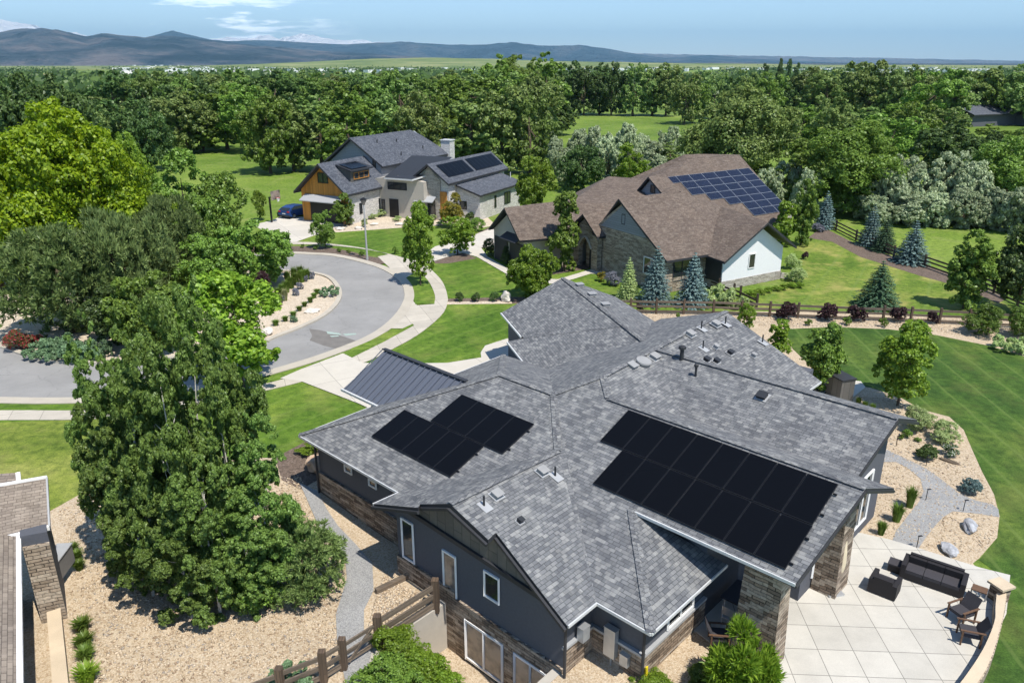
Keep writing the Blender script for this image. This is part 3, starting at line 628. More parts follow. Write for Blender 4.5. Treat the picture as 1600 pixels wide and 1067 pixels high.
# front gable wall with sloping top
def gable_top(s): return min(G_z(s), 4.2 - .38 * (-16.5 - s)) - .2
ss = [-20.05, -16.5, -11.85]
body.prism([hw(s, 14.95, 0)[:2] for s in ss] + [hw(s, 19.2, 0)[:2] for s in ss[::-1]], -2.35, [gable_top(s) for s in ss] + [gable_top(s) for s in ss[::-1]])
hb(body, -11.9, -9.9, 16.35, 22.5, -.4, 2.55)                    # small bump at the corner
body.prism([hw(-13, 19.9, 0)[:2], hw(-9.9, 19.9, 0)[:2], hw(-9.9, 23.2, 0)[:2], hw(-13, 23.2, 0)[:2]], -.2, [3.75, 3.75, 4.95, 4.95])
hb(body, -22.4, -13.3, 22, 36.2, -.2, 3.6)                       # centre
for (t0, t1, za, zb) in ((23.2, 25.34, 4.1, 4.1), (25.34, 28.47, 4.1, 5.3), (28.47, 30.7, 5.3, 4.4)): body.prism([hw(-13.4, t0, 0)[:2], hw(-7.9, t0, 0)[:2], hw(-7.9, t1, 0)[:2], hw(-13.4, t1, 0)[:2]], -.2, [za, za, zb, zb])
body.prism([ga(12.2, 44.9, 0)[:2], ga(16.1, 44.9, 0)[:2], ga(18.9, 44.9, 0)[:2], ga(18.9, 33, 0)[:2], ga(12.2, 33, 0)[:2]], -.1, [3.2, 4.55, 3.6, 3.5, 3.2])
body.prism([ga(11.35, 39.3, 0)[:2], ga(12.3, 39.3, 0)[:2], ga(12.3, 33, 0)[:2], ga(11.35, 35, 0)[:2]], -.1, 2.85)
body.build('wall', M['stucco_blue'], nh)
def band(a, b_, z0, z1, th=.09, mi=0):                            # stone veneer set proud of the wall, a->b with outside to its right
    a = Vector(hw(*a, 0)); b_ = Vector(hw(*b_, 0)); d = (b_ - a).normalized(); n = Vector((d.y, -d.x, 0)) * th
    st.prism([a[:2], b_[:2], (b_ + n)[:2], (a + n)[:2]], z0, z1, mi)
band((-26.9, 16.0), (-20.1, 16.0), -.45, .85)
band((-20.05, 14.95), (-16.8, 14.95), -2.4, .38)
band((-16.8, 14.95), (-11.85, 14.95), -.45, .12); band((-16.8, 14.95), (-16.35, 14.95), -2.4, -.45); band((-14.38, 14.95), (-13.98, 14.95), -2.4, -.45); band((-12.5, 14.95), (-11.85, 14.95), -2.4, -.45)
band((-11.85, 14.95), (-11.85, 16.35), -.45, .95); band((-11.85, 16.35), (-9.9, 16.35), -.45, .95); band((-9.9, 16.26), (-9.9, 20.0), -.45, .95)
band((-26.9, 28.0), (-26.9, 15.95), -.3, .85)
st.build('stone_wainscot', M['stone'], nh)
def trim_band(a, b_, z, th=.13): 
    a = Vector(hw(*a, z)); b_ = Vector(hw(*b_, z)); d = (b_ - a).normalized(); n = Vector((d.y, -d.x, 0)) * (th / 2); tr.bar(a + n, b_ + n, th, .09)
trim_band((-11.85, 14.82), (-11.85, 16.35), 1.0); trim_band((-11.7, 16.35), (-9.78, 16.35), 1.0); trim_band((-9.9, 16.2), (-9.9, 20.0), 1.0)
tr.build('wall_trim', M['grey_trim'], nh)
# board-and-batten gable peak, set proud of the stucco
mb = MB()
gp = [(-19.3, 3.0), (-16.5, 4.02), (-12.4, 2.7)]
mb.face([hw(-18.9, 14.9, 2.78), hw(-13.3, 14.9, 2.5), hw(-13.0, 14.9, 2.88), hw(-16.5, 14.9, 4.02), hw(-18.6, 14.9, 3.25)])
mb.build('gable_siding', M['siding'], nh)
mb = MB(); mb.bar(hw(-19.6, 14.86, 2.72), hw(-12.3, 14.86, 2.35), .1, .16); mb.build('gable_beam', M['dark_trim'], nh)
# windows: frame > glass
def window(wf, c, width, height, nrm_deg, parent, fm='white_trim', gm='glass', mull=0, fr=.07, name='window'):
    c = Vector(wf(*c)); a = R(nrm_deg); n = Vector((math.cos(a), math.sin(a), 0)); x = Vector((-n.y, n.x, 0)); z = Vector((0, 0, 1))
    mbw = MB(); w2, h2 = width / 2, height / 2; o_ = c + n * .035
    for sg in (-1, 1):
        mbw.bar(o_ + x * sg * (w2 - fr / 2) - z * h2, o_ + x * sg * (w2 - fr / 2) + z * h2, .07, fr)
        mbw.bar(o_ - x * (w2 - fr) + z * sg * (h2 - fr / 2), o_ + x * (w2 - fr) + z * sg * (h2 - fr / 2), .068, fr)
    for k in range(mull):
        xx = -w2 + width * (k + 1) / (mull + 1); mbw.bar(o_ + x * xx - z * (h2 - fr), o_ + x * xx + z * (h2 - fr), .066, fr * .8)
    f = mbw.build(name, M[fm], parent)
    g = MB(); q = c + n * .02; g.face([q - x * (w2 - fr) - z * (h2 - fr), q + x * (w2 - fr) - z * (h2 - fr), q + x * (w2 - fr) + z * (h2 - fr), q - x * (w2 - fr) + z * (h2 - fr)]); g.build('pane', M[gm], f)
    return f
NRM_E2 = -43.3 - 90; NRM_E1 = -43.3
window(hw, (-19.4, 14.95, 1.3), .72, 1.75, NRM_E2, nh); window(hw, (-17.1, 14.95, 1.0), .72, 1.75, NRM_E2, nh, gm='glass_pale'); window(hw, (-15.0, 14.95, 1.55), .75, 1.05, NRM_E2, nh)
window(hw, (-15.38, 14.9, -1.33), 1.9, 1.75, NRM_E2, nh, gm='glass_pale', mull=1, fr=.09); window(hw, (-13.2, 14.9, -1.33), 1.5, 1.75, NRM_E2, nh, gm='glass_pale', mull=1, fr=.09)
window(hw, (-24.6, 16.0, 1.85), .55, .35, NRM_E2, nh); window(hw, (-22.9, 16.0, 1.85), .55, .35, NRM_E2, nh)
window(hw, (-9.9, 18.45, 1.45), 1.6, .75, NRM_E1, nh, mull=1)
window(hw, (-7.9, 25.2, 1.7), 2.2, 2.3, NRM_E1, nh, mull=1); window(hw, (-7.9, 28.2, 1.7), 2.4, 2.3, NRM_E1, nh, mull=2)
# downspouts, meter boxes
for (s, t, z0, z1) in ((-26.9, 15.85, -.4, 2.5), (-11.7, 14.8, -2.3, 2.3), (-9.78, 16.2, -.3, 2.4)):
    m_ = MB().tube([hw(s, t, z0), hw(s, t, z1)], .05, 8); m_.build('downspout', M['dark_trim'], nh)
def wallbox(name, s, t, z, w, h, d, nrm, material):
    m_ = MB().box(hw(s, t, z), (d, w, h), R(nrm)); m_.box(hw(s, t, z + h / 2 + .012), (d + .03, w + .03, .02), R(nrm)); return m_.build(name, material, nh)
eb = wallbox('meter_box', -11.62, 15.6, 1.25, .34, .5, .25, NRM_E1, M['galv'])
eb = wallbox('electrical_panel', -10.95, 16.15, .95, .42, 1.05, .2, NRM_E2, M['galv'])
wallbox('electrical_panel', -10.42, 16.18, .55, .3, .4, .16, NRM_E2, M['galv'])
MB().tube([hw(-10.95, 16.2, -.4), hw(-10.95, 16.2, .45)], .03, 6).build('conduit', M['galv'], nh)
MB().box(hw(-9.72, 16.35, .45), (.05, .1, .32), R(NRM_E1)).build('warning_tag', M['yellow'], nh)
# porch pier and stone column under the big solar roof
def stone_pier(s0, s1, t0, t1, z1, batter=.12):
    lo = [hw(s0 - batter, t0 - batter, 0), hw(s1 + batter, t0 - batter, 0), hw(s1 + batter, t1 + batter, 0), hw(s0 - batter, t1 + batter, 0)]
    hi = [hw(s0, t0, z1), hw(s1, t0, z1), hw(s1, t1, z1), hw(s0, t1, z1)]
    m_ = MB(); m_.face(hi); 
    for i in range(4): j = (i + 1) % 4; m_.face([lo[i], lo[j], hi[j], hi[i]])
    m_.build('stone_pier', M['stone'], nh)
stone_pier(-8.35, -7.15, 19.45, 20.1, 3.55); stone_pier(-7.75, -7.1, 24.3, 25.25, 4.2)
m_ = MB(); m_.bar(hw(-7.4, 19.7, 3.55), hw(-7.4, 23.2, 4.9), .25, .3); m_.bar(hw(-7.4, 23.2, 4.9), hw(-7.4, 25.2, 4.2), .25, .3); m_.bar(hw(-9.9, 23.1, 4.75), hw(-6.8, 23.1, 4.75), .2, .3); m_.build('porch_beam', M['dark_trim'], nh)
# metal-roofed garage bay towards the drive
mb = MB(); mr = [(-29.5, 21.9, 4.35), (-23.4, 21.9, 4.35)]
mb.slab([hw(*mr[0]), hw(*mr[1]), hw(-25.6, 19.5, 2.85), hw(-29.9, 19.5, 2.85)], .1, 0, 1)
mb.slab([hw(*mr[0]), hw(*mr[1]), hw(-23.6, 24.5, 2.85), hw(-29.3, 24.5, 2.85)], .1, 0, 1)
for k in range(15):
    s = -29.6 + k * .42
    mb.bar(hw(s, 21.85, 4.40), hw(s - .12, 19.5, 2.90), .03, .04, 0)
mb.build('metal_roof', [M['seam'], M['dark_trim']], nh)
mb = MB(); mb.bar(hw(-29.6, 21.9, 4.41), hw(-23.5, 21.9, 4.41), .22, .05); mb.build('metal_ridge_cap', M['dark_trim'], nh)
mb = MB(); mb.bar(hw(-29.95, 19.45, 2.82), hw(-26.6, 19.45, 2.82), .11, .11); mb.build('gutter', M['gutter'], nh)
mb = MB(); mb.prism([hw(-28.6, 20.2, 0)[:2], hw(-24, 20.2, 0)[:2], hw(-24, 21.9, 0)[:2], hw(-24, 23.7, 0)[:2], hw(-28.6, 23.7, 0)[:2], hw(-28.6, 21.9, 0)[:2]], -.1, [3.0, 3.0, 4.1, 3.0, 3.0, 4.1]); mb.build('garage_bay_wall', M['stucco_blue'], nh)
mb = MB(); c = hw(-28.63, 21.95, 1.15)
for k in range(4): mb.box((c[0], c[1], .33 + k * .58), (.05, 2.6, .56), HA)
mb.build('garage_door', M['dark_trim'], nh)

# solar panels laid on the roof planes (each one a part of the house)
def panel(parent, p00, dx, dy, n, m1='solar', cells=None, name='solar_panel'):
    """p00 lower corner, dx along the row, dy up the slope, n plane normal"""
    p00, dx, dy, n = Vector(p00), Vector(dx), Vector(dy), Vector(n)
    g = .012; ux, uy = dx.normalized(), dy.normalized()
    a = p00 + ux * g + uy * g + n * .09; X = dx - ux * 2 * g; Y = dy - uy * 2 * g
    o_ = MB(); q = [a, a + X, a + X + Y, a + Y]; lo = [k - n * .04 for k in q]
    for i in range(4): j = (i + 1) % 4; o_.face([lo[i], lo[j], q[j], q[i]], 1)
    o_.face(lo[::-1], 1)
    w = .018; ins = [a + ux * w + uy * w, a + X - ux * w + uy * w, a + X + Y - ux * w - uy * w, a + Y + ux * w - uy * w]
    for i in range(4): j = (i + 1) % 4; o_.face([q[i], q[j], ins[j], ins[i]], 1)
    o_.face([k - n * .002 for k in ins], 0)
    return o_.build(name, [M[m1], M['solar_frame'] if not cells else M[cells]], parent)
def panel_row(parent, zf, s0, t0, w, dt, cnt, **kw):
    a = Vector(hw(s0, t0, zf(t0))); b_ = Vector(hw(s0, t0 + dt, zf(t0 + dt))); dy = b_ - a; dx = Vector(hw(w, 0, 0)); n = dx.cross(dy).normalized()
    for k in range(cnt): panel(parent, a + dx * k, dx, dy, n, **kw)
panel_row(nh, R_z, -15.31, 21.14, 1.0275, 1.80, 8); panel_row(nh, R_z, -14.26, 19.36, 1.0275, 1.76, 7)
panel_row(nh, L_z, -22.45, 18.80, 1.06, 1.86, 4); panel_row(nh, L_z, -24.12, 16.94, .985, 1.84, 5)
for (s, t) in ((-7.02, 19.6), (-7.02, 20.6), (-7.02, 21.6), (-7.02, 22.5)): MB().box(hw(s, t, R_z(t) + .07), (.12, .05, .05), HA).build('panel_rail', M['black_metal'], nh)
for (s, t) in ((-18.15, 19.1), (-18.15, 20.2), (-19.15, 17.3), (-19.15, 18.3)): MB().box(hw(s, t, L_z(t) + .07), (.12, .05, .05), HA).build('panel_rail', M['black_metal'], nh)
# roof vents and pipes
def box_vent(s, t, z, nd, k=1.0, dark=False):
    m_ = MB(); q = Matrix.Rotation(R(nd), 3, 'Z') @ Matrix.Rotation(R(18), 3, 'Y'); c = Vector(hw(s, t, z))
    m_.box(c + q @ Vector((0, 0, .015)), (.62 * k, .6 * k, .015), tilt=q, mi=1); m_.box(c + q @ Vector((0, 0, .09)), (.4 * k, .42 * k, .13), tilt=q); m_.box(c + q @ Vector((.02, 0, .17)), (.48 * k, .5 * k, .03), tilt=q)
    m_.build('roof_vent', [M['vent_dark' if dark else 'vent'], M['grey_trim']], nh)
def pipe_vent(s, t, z, h=.45, r=.045, capped=False):
    m_ = MB(); q = Matrix.Rotation(R(NRM_E1), 3, 'Z') @ Matrix.Rotation(R(18), 3, 'Y'); c = Vector(hw(s, t, z))
    m_.box(c + q @ Vector((.05, 0, .012)), (.5, .36, .012), tilt=q, mi=1)
    m_.tube([c, c + Vector((0, 0, h))], r, 10)
    if capped: m_.tube([c + Vector((0, 0, h)), c + Vector((0, 0, h + .05)), c + Vector((0, 0, h + .14)), c + Vector((0, 0, h + .2))], [r * 1.2, r * 2, r * 1.9, r * .6], 12)
    m_.build('vent_pipe', [M['vent_dark'], M['grey_trim']], nh)
for s, t in ((-17.45, 26.19), (-17.38, 27.85), (-17.7, 31.45), (-17.6, 33.75)): box_vent(s, t, M_z(s), NRM_E1, .85)
for s, t in ((-16.26, 27.6), (-16.42, 31.7), (-15.08, 33.0)): box_vent(s, t, M_z(s), NRM_E1, .5)
for s, t in ((-15.75, 30.6), (-15.8, 32.0), (-16.05, 30.2)): box_vent(s, t, M_z(s), NRM_E1, .6, True)
t_ = 26.35; box_vent(-12.0, t_ + 1.2, 5.64 - .3716 * (28.47 - t_ - 1.2), NRM_E2, .85, True)
pipe_vent(-16.25, 28.3, M_z(-16.25), .95, .09, True); pipe_vent(-15.1, 27.6, 5.64 - .3716 * (28.47 - 27.6) - .2, .6, .05, True)
for s, t in ((-17.75, 32.6), (-17.4, 34.4), (-16.7, 31.0), (-15.5, 34.8)): pipe_vent(s, t, M_z(s), .4, .035)
m_ = MB(); q = Matrix.Rotation(R(NRM_E1), 3, 'Z') @ Matrix.Rotation(R(14), 3, 'Y'); c = Vector(hw(-17.35, 26.9, M_z(-17.35)))
pts = [c + q @ Vector((0, 0, k)) for k in (.0, .14, .2)]
m_.tube(pts, [.3, .36, .34], 24); m_.build('tubular_skylight', M['vent'], nh)
for s, t, d in ((-15.93, 18.5, 0), (-16.0, 16.2, 0)): box_vent(s, t, G_z(s), NRM_E1, .75)
box_vent(-14.76, 16.04, G_z(-14.76), NRM_E1, .42, True)
for s, t in ((-15.56, 18.8), (-15.9, 15.5)): pipe_vent(s, t, G_z(s), .38, .04)
for k in (44.2, 42.0, 39.8):
    m_ = MB(); c = Vector(ga(16.75, k, 4.62)); m_.box(c + Vector((0, 0, .08)), (.42, .46, .16), GA - math.pi / 2); m_.box(c + Vector((0, 0, .17)), (.5, .54, .03), GA - math.pi / 2); m_.build('roof_vent', M['vent'], nh)

# ------------------------------------------------------------------ the brown-roofed house
bh = empty('brown_roofed_house', P(1030, 400, 0), 'stone and white stucco house with many brown shingle gables and a blue solar array', 'house')
bf = frame(31)
def slabs(name, polys, wf, mats, parent, th=.18):
    m_ = MB()
    for f in polys: m_.slab([wf(*p) for p in f], th, 0, 1)
    return m_.build(name, mats, parent)
def gz(z0, p, x0, x): return z0 - p * abs(x - x0)
br = [
 # front wing: ridge runs away from the street, hipped at its far end
 [(41.6, 51.5, 7.15), (48.6, 51.7, 7.15), (53, 50.6, 5.55), (49.3, 47.6, 4.5), (47.4, 45.2, 2.95), (41.9, 45.3, 2.95)],
 [(41.6, 51.5, 7.15), (48.6, 51.7, 7.15), (55, 57, 4), (44, 57.6, 3.2)],
 # right wing with the white gable
 [(51.0, 43.2, 5.55), (53, 50.6, 5.55), (49.3, 47.6, 4.5), (46.4, 46.0, 2.85), (46.3, 43.2, 2.75)],
 [(51.0, 43.2, 5.55), (53, 50.6, 5.55), (57.5, 50, 3.3), (55.0, 43.2, 3.0)],
 [(48.6, 51.7, 7.15), (53, 50.6, 5.55), (58, 53, 4.2), (56, 58, 4.8)],
 # back roof that carries the array
 [(56.5, 61, 6.8), (60.5, 63.3, 8.18), (68.5, 63.3, 8.18), (66, 53.5, 2.2), (56, 53.5, 2.2), (50, 57, 4.34)],
 [(60.5, 63.9, 8.6), (60.5, 63.3, 8.18), (56.5, 61, 6.8), (50, 57, 4.34), (47.5, 64, 4.0), (52, 69, 4.2)],
 [(60.5, 63.9, 8.6), (52, 69, 4.2), (70, 69, 4.5), (63, 64.2, 8.5)],
 [(60.5, 63.9, 8.6), (63, 64.2, 8.5), (68.5, 63.3, 8.2), (60.5, 63.3, 8.2)],
 [(68.5, 63.3, 8.2), (66, 53.5, 2.2), (68.5, 56.5, 3.6), (75, 66, 4.6), (70, 69, 4.5), (63, 64.2, 8.5)],
 # left wing along the drive, its ridge and the cross roof behind it
 [(35.8, 61.0, 5.45), (43.5, 61.5, 5.45), (44.6, 57.2, 3.0), (38.3, 57.2, 3.0), (35.6, 57.9, 2.95)],
 [(35.8, 61.0, 5.45), (43.5, 61.5, 5.45), (44, 66, 3), (35.9, 64.2, 2.95)],
 [(43.2, 61.2, 5.2), (51.8, 66, 6.6), (55.5, 64, 6.3), (50, 58, 5.0), (44.8, 55.6, 3.0), (44.6, 57.3, 3.0)],
 [(43.2, 61.2, 5.2), (51.8, 66, 6.6), (49, 70, 4.0), (43, 66, 3.2)],
 [(35.6, 57.9, 2.95), (38.3, 57.2, 3.0), (37.4, 59.2, 4.05)],
 # entry gable
 [(41.3, 56.2, 5.1), (46.5, 56.2, 5.1), (46.5, 53.9, 3.4), (41.3, 53.9, 3.4)],
 [(41.3, 56.2, 5.1), (46.5, 56.2, 5.1), (46.5, 58.5, 3.4), (41.3, 58.5, 3.4)],
 # small gable behind
 [(51.9, 59.7, 7.3), (54.6, 60.2, 7.3), (54.5, 57.6, 5.9), (51.9, 57.5, 5.95)],
 [(51.9, 59.7, 7.3), (54.6, 60.2, 7.3), (54.5, 62.3, 6.0), (51.9, 61.9, 5.2)],
]
slabs('roof', br, bf, [M['shingle_brown'], M['dark_trim']], bh, .2)
def wallp(foot, z0, zt, wf, material, parent, name='wall'):
    m_ = MB(); m_.prism([wf(a, b_, 0)[:2] for a, b_ in foot], z0, zt); return m_.build(name, material, parent)
wallp([(47.0, 44.0), (51, 44.0), (54.2, 44.0), (54.2, 46.2), (51, 46.2), (47.0, 46.2)], .75, [2.75, 5.05, 3.0, 2.8, 4.2, 2.5], bf, M['stucco_white'], bh)
wallp([(46.95, 43.95), (54.25, 43.95), (54.25, 52), (46.95, 52)], -.9, .78, bf, M['brick_pale'], bh, 'brick_base')
wallp([(42.3, 45.9), (47.2, 45.9), (47.2, 51.5), (47.2, 56.8), (42.3, 56.8), (42.3, 51.5)], -.2, [3.0, 2.6, 5.6, 2.6, 3.0, 6.85], bf, M['stone_light'], bh)
wallp([(42.22, 45.85), (47.3, 45.85), (47.3, 52), (42.22, 52)], -.2, 1.2, bf, M['stone_light'], bh, 'stone_wainscot')
wallp([(36.4, 58.1), (44, 58.1), (44, 61), (44, 64), (36.4, 64), (36.4, 61)], -.2, [2.9, 2.9, 5.0, 2.9, 2.9, 5.0], bf, M['stucco_taupe'], bh)
wallp([(44, 56.2), (57, 54.4), (67, 54.2), (71, 57), (71, 66), (44, 66)], -.2, [2.9, 2.4, 2.3, 3.2, 3.8, 3.0], bf, M['stucco_taupe'], bh)
wallp([(52.3, 57.7), (54.4, 57.7), (54.4, 59.9), (54.4, 61.7), (52.3, 61.7), (52.3, 59.7)], 3.5, [5.8, 5.8, 7.0, 5.2, 5.1, 7.05], bf, M['siding_grey'], bh, 'gable_wall')
m_ = MB(); m_.face([bf(42.25, 48.3, 4.2), bf(42.25, 54.7, 4.2), bf(42.25, 51.5, 6.6)][::-1]); m_.build('gable_siding', M['siding_grey'], bh)
# stone entry with a round arch
m_ = MB(); a0, a1, zs, zc = 55.2, 57.2, 1.9, 2.9; x_ = 41.7
arch = [(a0 + (a1 - a0) * k / 10, zs + (zc - zs) * math.sin(math.pi * k / 10)) for k in range(11)]
m_.prism([bf(x_, 54.3, 0)[:2], bf(x_ + .5, 54.3, 0)[:2], bf(x_ + .5, a0, 0)[:2], bf(x_, a0, 0)[:2]], -.1, 3.3)
m_.prism([bf(x_, a1, 0)[:2], bf(x_ + .5, a1, 0)[:2], bf(x_ + .5, 58.1, 0)[:2], bf(x_, 58.1, 0)[:2]], -.1, 3.3)
for k in range(10):
    (u0, z0), (u1, z1) = arch[k], arch[k + 1]
    zt0, zt1 = 4.75 - abs(u0 - 56.2) * .74, 4.75 - abs(u1 - 56.2) * .74
    for xx, rev in ((x_, True), (x_ + .5, False)):
        q = [bf(xx, u0, z0), bf(xx, u1, z1), bf(xx, u1, zt1), bf(xx, u0, zt0)]; m_.face(q[::-1] if rev else q)
    m_.face([bf(x_, u0, z0), bf(x_, u1, z1), bf(x_ + .5, u1, z1), bf(x_ + .5, u0, z0)])
m_.build('entry_arch', M['stone_light'], bh)
m_ = MB()
for k in range(10): m_.bar(bf(x_ - .06, arch[k][0], arch[k][1] + .08), bf(x_ - .06, arch[k + 1][0], arch[k + 1][1] + .08), .1, .16)
m_.build('arch_trim', M['stucco_taupe'], bh)
m_ = MB(); m_.box(bf(42.25, 55.6, 1.1), (.12, 1.1, 2.2), R(31)); m_.build('front_door', M['dark_trim'], bh)
NB = 31 - 90; NF = 31 + 180
window(bf, (50.4, 44.0, 2.15), .8, 1.3, NB, bh); window(bf, (50.2, 43.95, -.45), 1.4, .6, NB, bh, fm='dark_trim'); window(bf, (52.5, 43.95, -.45), 1.4, .6, NB, bh, fm='dark_trim')
window(bf, (42.3, 51.5, 5.3), .5, .9, NF, bh, fm='dark_trim'); window(bf, (42.3, 47.6, 1.9), 1.9, 1.5, NF, bh, mull=1); window(bf, (44.7, 45.9, 1.75), 3.0, 1.8, NB, bh, fm='dark_trim', mull=2)
window(bf, (52.28, 59.3, 6.1), .7, .8, NF, bh, fm='dark_trim')
m_ = MB()
for k in range(2):
    c = bf(36.3, 59.6 + k * 2.9, 1.1); m_.box(c, (.1, 2.4, 2.2), R(31))
for k in range(2):
    MB().box(bf(36.32, 59.6 + k * 2.9, 1.15), (.1, 2.4, 2.3), R(31)).build('garage_door', M['dark_trim'], bh)
m_ = MB().slab([bf(36.4, 58.6, 3.1), bf(36.4, 61.5, 3.1), bf(35.5, 61.5, 2.6), bf(35.5, 58.6, 2.6)], .12); m_.build('awning_roof', M['dark_trim'], bh)
wallp([(46.9, 44.1), (47, 44.1), (47, 46), (46.9, 46)], .7, 2.9, bf, M['dark_trim'], bh, 'corner_board')
# low stucco wing wall beside the basement windows
m_ = MB().bar(bf(54.3, 44.0, .35), bf(56.4, 43.4, -.1), .2, .5); m_.build('wing_wall', M['stucco_taupe'], bh)
def SZ(t): return 8.0 - (5.8 / 9.5) * (63 - t)
sa = lambda u, v: None
def bplane(u, v):
    d = ray(u, v); tt = (-math.sin(R(31)), math.cos(R(31))); k = 5.8 / 9.5
    # z = 8 - k*(63 - t)
    q = (8.0 - k * 63 - CAM_H) / (d[2] - k * (d[0] * tt[0] + d[1] * tt[1]))
    p = np.array([0, 0, CAM_H]) + q * d; return p
TL, TR, BR = bplane(1034, 278.7), bplane(1169.6, 263.5), bplane(1204.7, 334)
ex = (TR - TL); L_ = np.linalg.norm(ex); ex = ex / L_; ncol = 7; cw = L_ / ncol
ey = (BR - TR); Ly = np.linalg.norm(ey); ey = ey - ex * ey.dot(ex); Ly = np.linalg.norm(ey); ey = ey / Ly; nrow = 7; rh = Ly / nrow
nn = np.cross(ex, -ey); nn = nn / np.linalg.norm(nn)
for r_ in range(nrow):
    c0 = (0, 1, 1, 2, 3, 4, 4)[r_]
    for c_ in range(c0, ncol):
        base = TL + ex * cw * c_ + ey * rh * (r_ + 1)
        panel(bh, base, ex * cw, -ey * rh, nn, m1='solar_cells', cells='galv')

# ------------------------------------------------------------------ the white farmhouse
fh = empty('modern_farmhouse', P(640, 345, 0), 'white modern farmhouse with dark roofs and an orange cedar garage gable', 'house')
ff = frame(64)
NFf, NFr = 64 + 180, 64 - 90
slabs('garage_roof', [[(71.4, 60.1, 7.05), (80.6, 60.1, 7.05), (80.6, 56.2, 3.7), (71.4, 56.2, 3.7)], [(71.4, 60.1, 7.05), (80.6, 60.1, 7.05), (80.6, 64.1, 3.6), (71.4, 64.1, 3.6)]], ff, [M['shingle_dark'], M['dark_trim']], fh, .25)
slabs('main_roof', [[(79.9, 61.8, 9.25), (93.6, 61.6, 9.25), (97, 57.2, 5.9), (80.3, 57.2, 5.9)], [(79.9, 61.8, 9.25), (93.6, 61.6, 9.25), (93.5, 66.5, 5.9), (79.9, 66.5, 5.9)], [(93.6, 61.6, 9.25), (97, 57.2, 5.9), (99, 60, 5.9), (97.5, 62.5, 8.3)]], ff, [M['shingle_dark'], M['dark_trim']], fh, .25)
slabs('right_roof', [[(78.9, 49.8, 6.75), (95, 49.6, 6.75), (95, 46.9, 4.6), (78.9, 46.9, 4.6)], [(78.9, 49.8, 6.75), (95, 49.6, 6.75), (95, 53.5, 4.4), (78.9, 53.0, 4.4)]], ff, [M['shingle_dark'], M['dark_trim']], fh, .25)
slabs('lean_to_roof', [[(81.0, 47.1, 4.2), (93.2, 47.1, 4.2), (93.2, 43.7, 3.15), (81.0, 43.7, 3.15)]], ff, [M['shingle_dark'], M['dark_trim']], fh, .22)
slabs('metal_roof', [[(77.6, 55.2, 5.0), (85.5, 56.2, 6.8), (86.2, 50.5, 6.8), (80.6, 50.0, 5.5), (77.7, 51.2, 5.0)]], ff, [M['vent_dark'], M['gutter']], fh, .2)
def gable_box(s0, s1, t0, t1, ze, zr, mt, name='wall', z0=-.1, tm=None):
    tm = (t0 + t1) / 2 if tm is None else tm
    m_ = MB()
    prof = [(t0, z0), (t1, z0), (t1, ze), (tm, zr), (t0, ze)]
    a = [ff(s0, t, z) for t, z in prof]; b_ = [ff(s1, t, z) for t, z in prof]
    m_.face(a[::-1]); m_.face(b_)
    for i in range(5): j = (i + 1) % 5; m_.face([a[i], a[j], b_[j], b_[i]])
    return m_.build(name, M[mt], fh)
gable_box(72.3, 80.5, 56.7, 63.6, 3.75, 6.7, 'white_brick')
gable_box(80.5, 95, 57.6, 66, 5.8, 9.0, 'siding_grey'); gable_box(79.6, 94.5, 47.3, 52.6, 4.6, 6.5, 'white_brick', tm=49.8); gable_box(81.5, 92.8, 44.1, 47.5, 3.15, 4.05, 'white_brick', tm=47.4)
gable_box(78.6, 86, 50.2, 57.5, 4.6, 5.2, 'stucco_taupe')
gable_box(79.45, 79.9, 48.4, 51.4, 4.9, 6.3, 'brick_pale', 'stone_front', tm=49.9)
# cedar face of the garage, in four pieces round the opening
m_ = MB(); sx = 72.22
for q in ([(56.7, -.05), (57.6, -.05), (57.6, 2.5), (56.7, 2.5)], [(62.4, -.05), (63.6, -.05), (63.6, 2.5), (62.4, 2.5)], [(56.7, 2.5), (63.6, 2.5), (63.6, 3.75), (60.15, 6.7), (56.7, 3.75)]):
    a = [ff(sx, t, z) for t, z in q]; b_ = [ff(sx + .1, t, z) for t, z in q]; m_.face(a[::-1])
    for i in range(len(q)): j = (i + 1) % len(q); m_.face([a[i], a[j], b_[j], b_[i]])
m_.build('cedar_cladding', M['wood_orange'], fh)
MB().box(ff(72.26, 60.0, 1.25), (.06, 4.8, 2.5), R(64)).build('garage_door', M['black_metal'], fh)
m_ = MB().slab([ff(72.2, 57.2, 3.3), ff(72.2, 63.0, 3.3), ff(71.0, 63.0, 2.7), ff(71.0, 57.2, 2.7)], .1); m_.build('awning_roof', M['grey_trim'], fh)
MB().box(ff(79.5, 48.0, 1.7), (.14, .9, 3.6), R(64)).build('cedar_pier', M['wood_orange'], fh); MB().box(ff(79.45, 52.2, 2.2), (.14, .8, 4.6), R(64)).build('cedar_pier', M['wood_orange'], fh)
m_ = MB().slab([ff(79.5, 49.0, 2.9), ff(79.5, 51.7, 2.9), ff(78.5, 51.7, 2.3), ff(78.5, 49.0, 2.3)], .1); m_.build('awning_roof', M['grey_trim'], fh)
window(ff, (72.2, 60.1, 5.3), 1.5, 1.2, NFf, fh, fm='black_metal', mull=1); window(ff, (79.4, 50.2, 1.4), 2.2, 1.9, NFf, fh, fm='black_metal', mull=1)
window(ff, (78.6, 54.0, 3.9), 2.8, .9, NFf, fh, fm='black_metal', mull=2); window(ff, (78.6, 56.2, 1.5), .5, 1.3, NFf, fh, fm='black_metal'); MB().box(ff(78.55, 54.6, 1.15), (.1, 1.3, 2.3), R(64)).build('front_door', M['black_metal'], fh)
for s in (74.6, 78.6): window(ff, (s, 56.7, 1.6), .55, 1.3, NFr, fh, fm='black_metal')
window(ff, (79.6, 47.6, 1.6), .9, .9, NFf, fh, fm='black_metal'); window(ff, (81.5, 46.4, 1.7), 1.0, 1.0, NFf, fh, fm='black_metal')
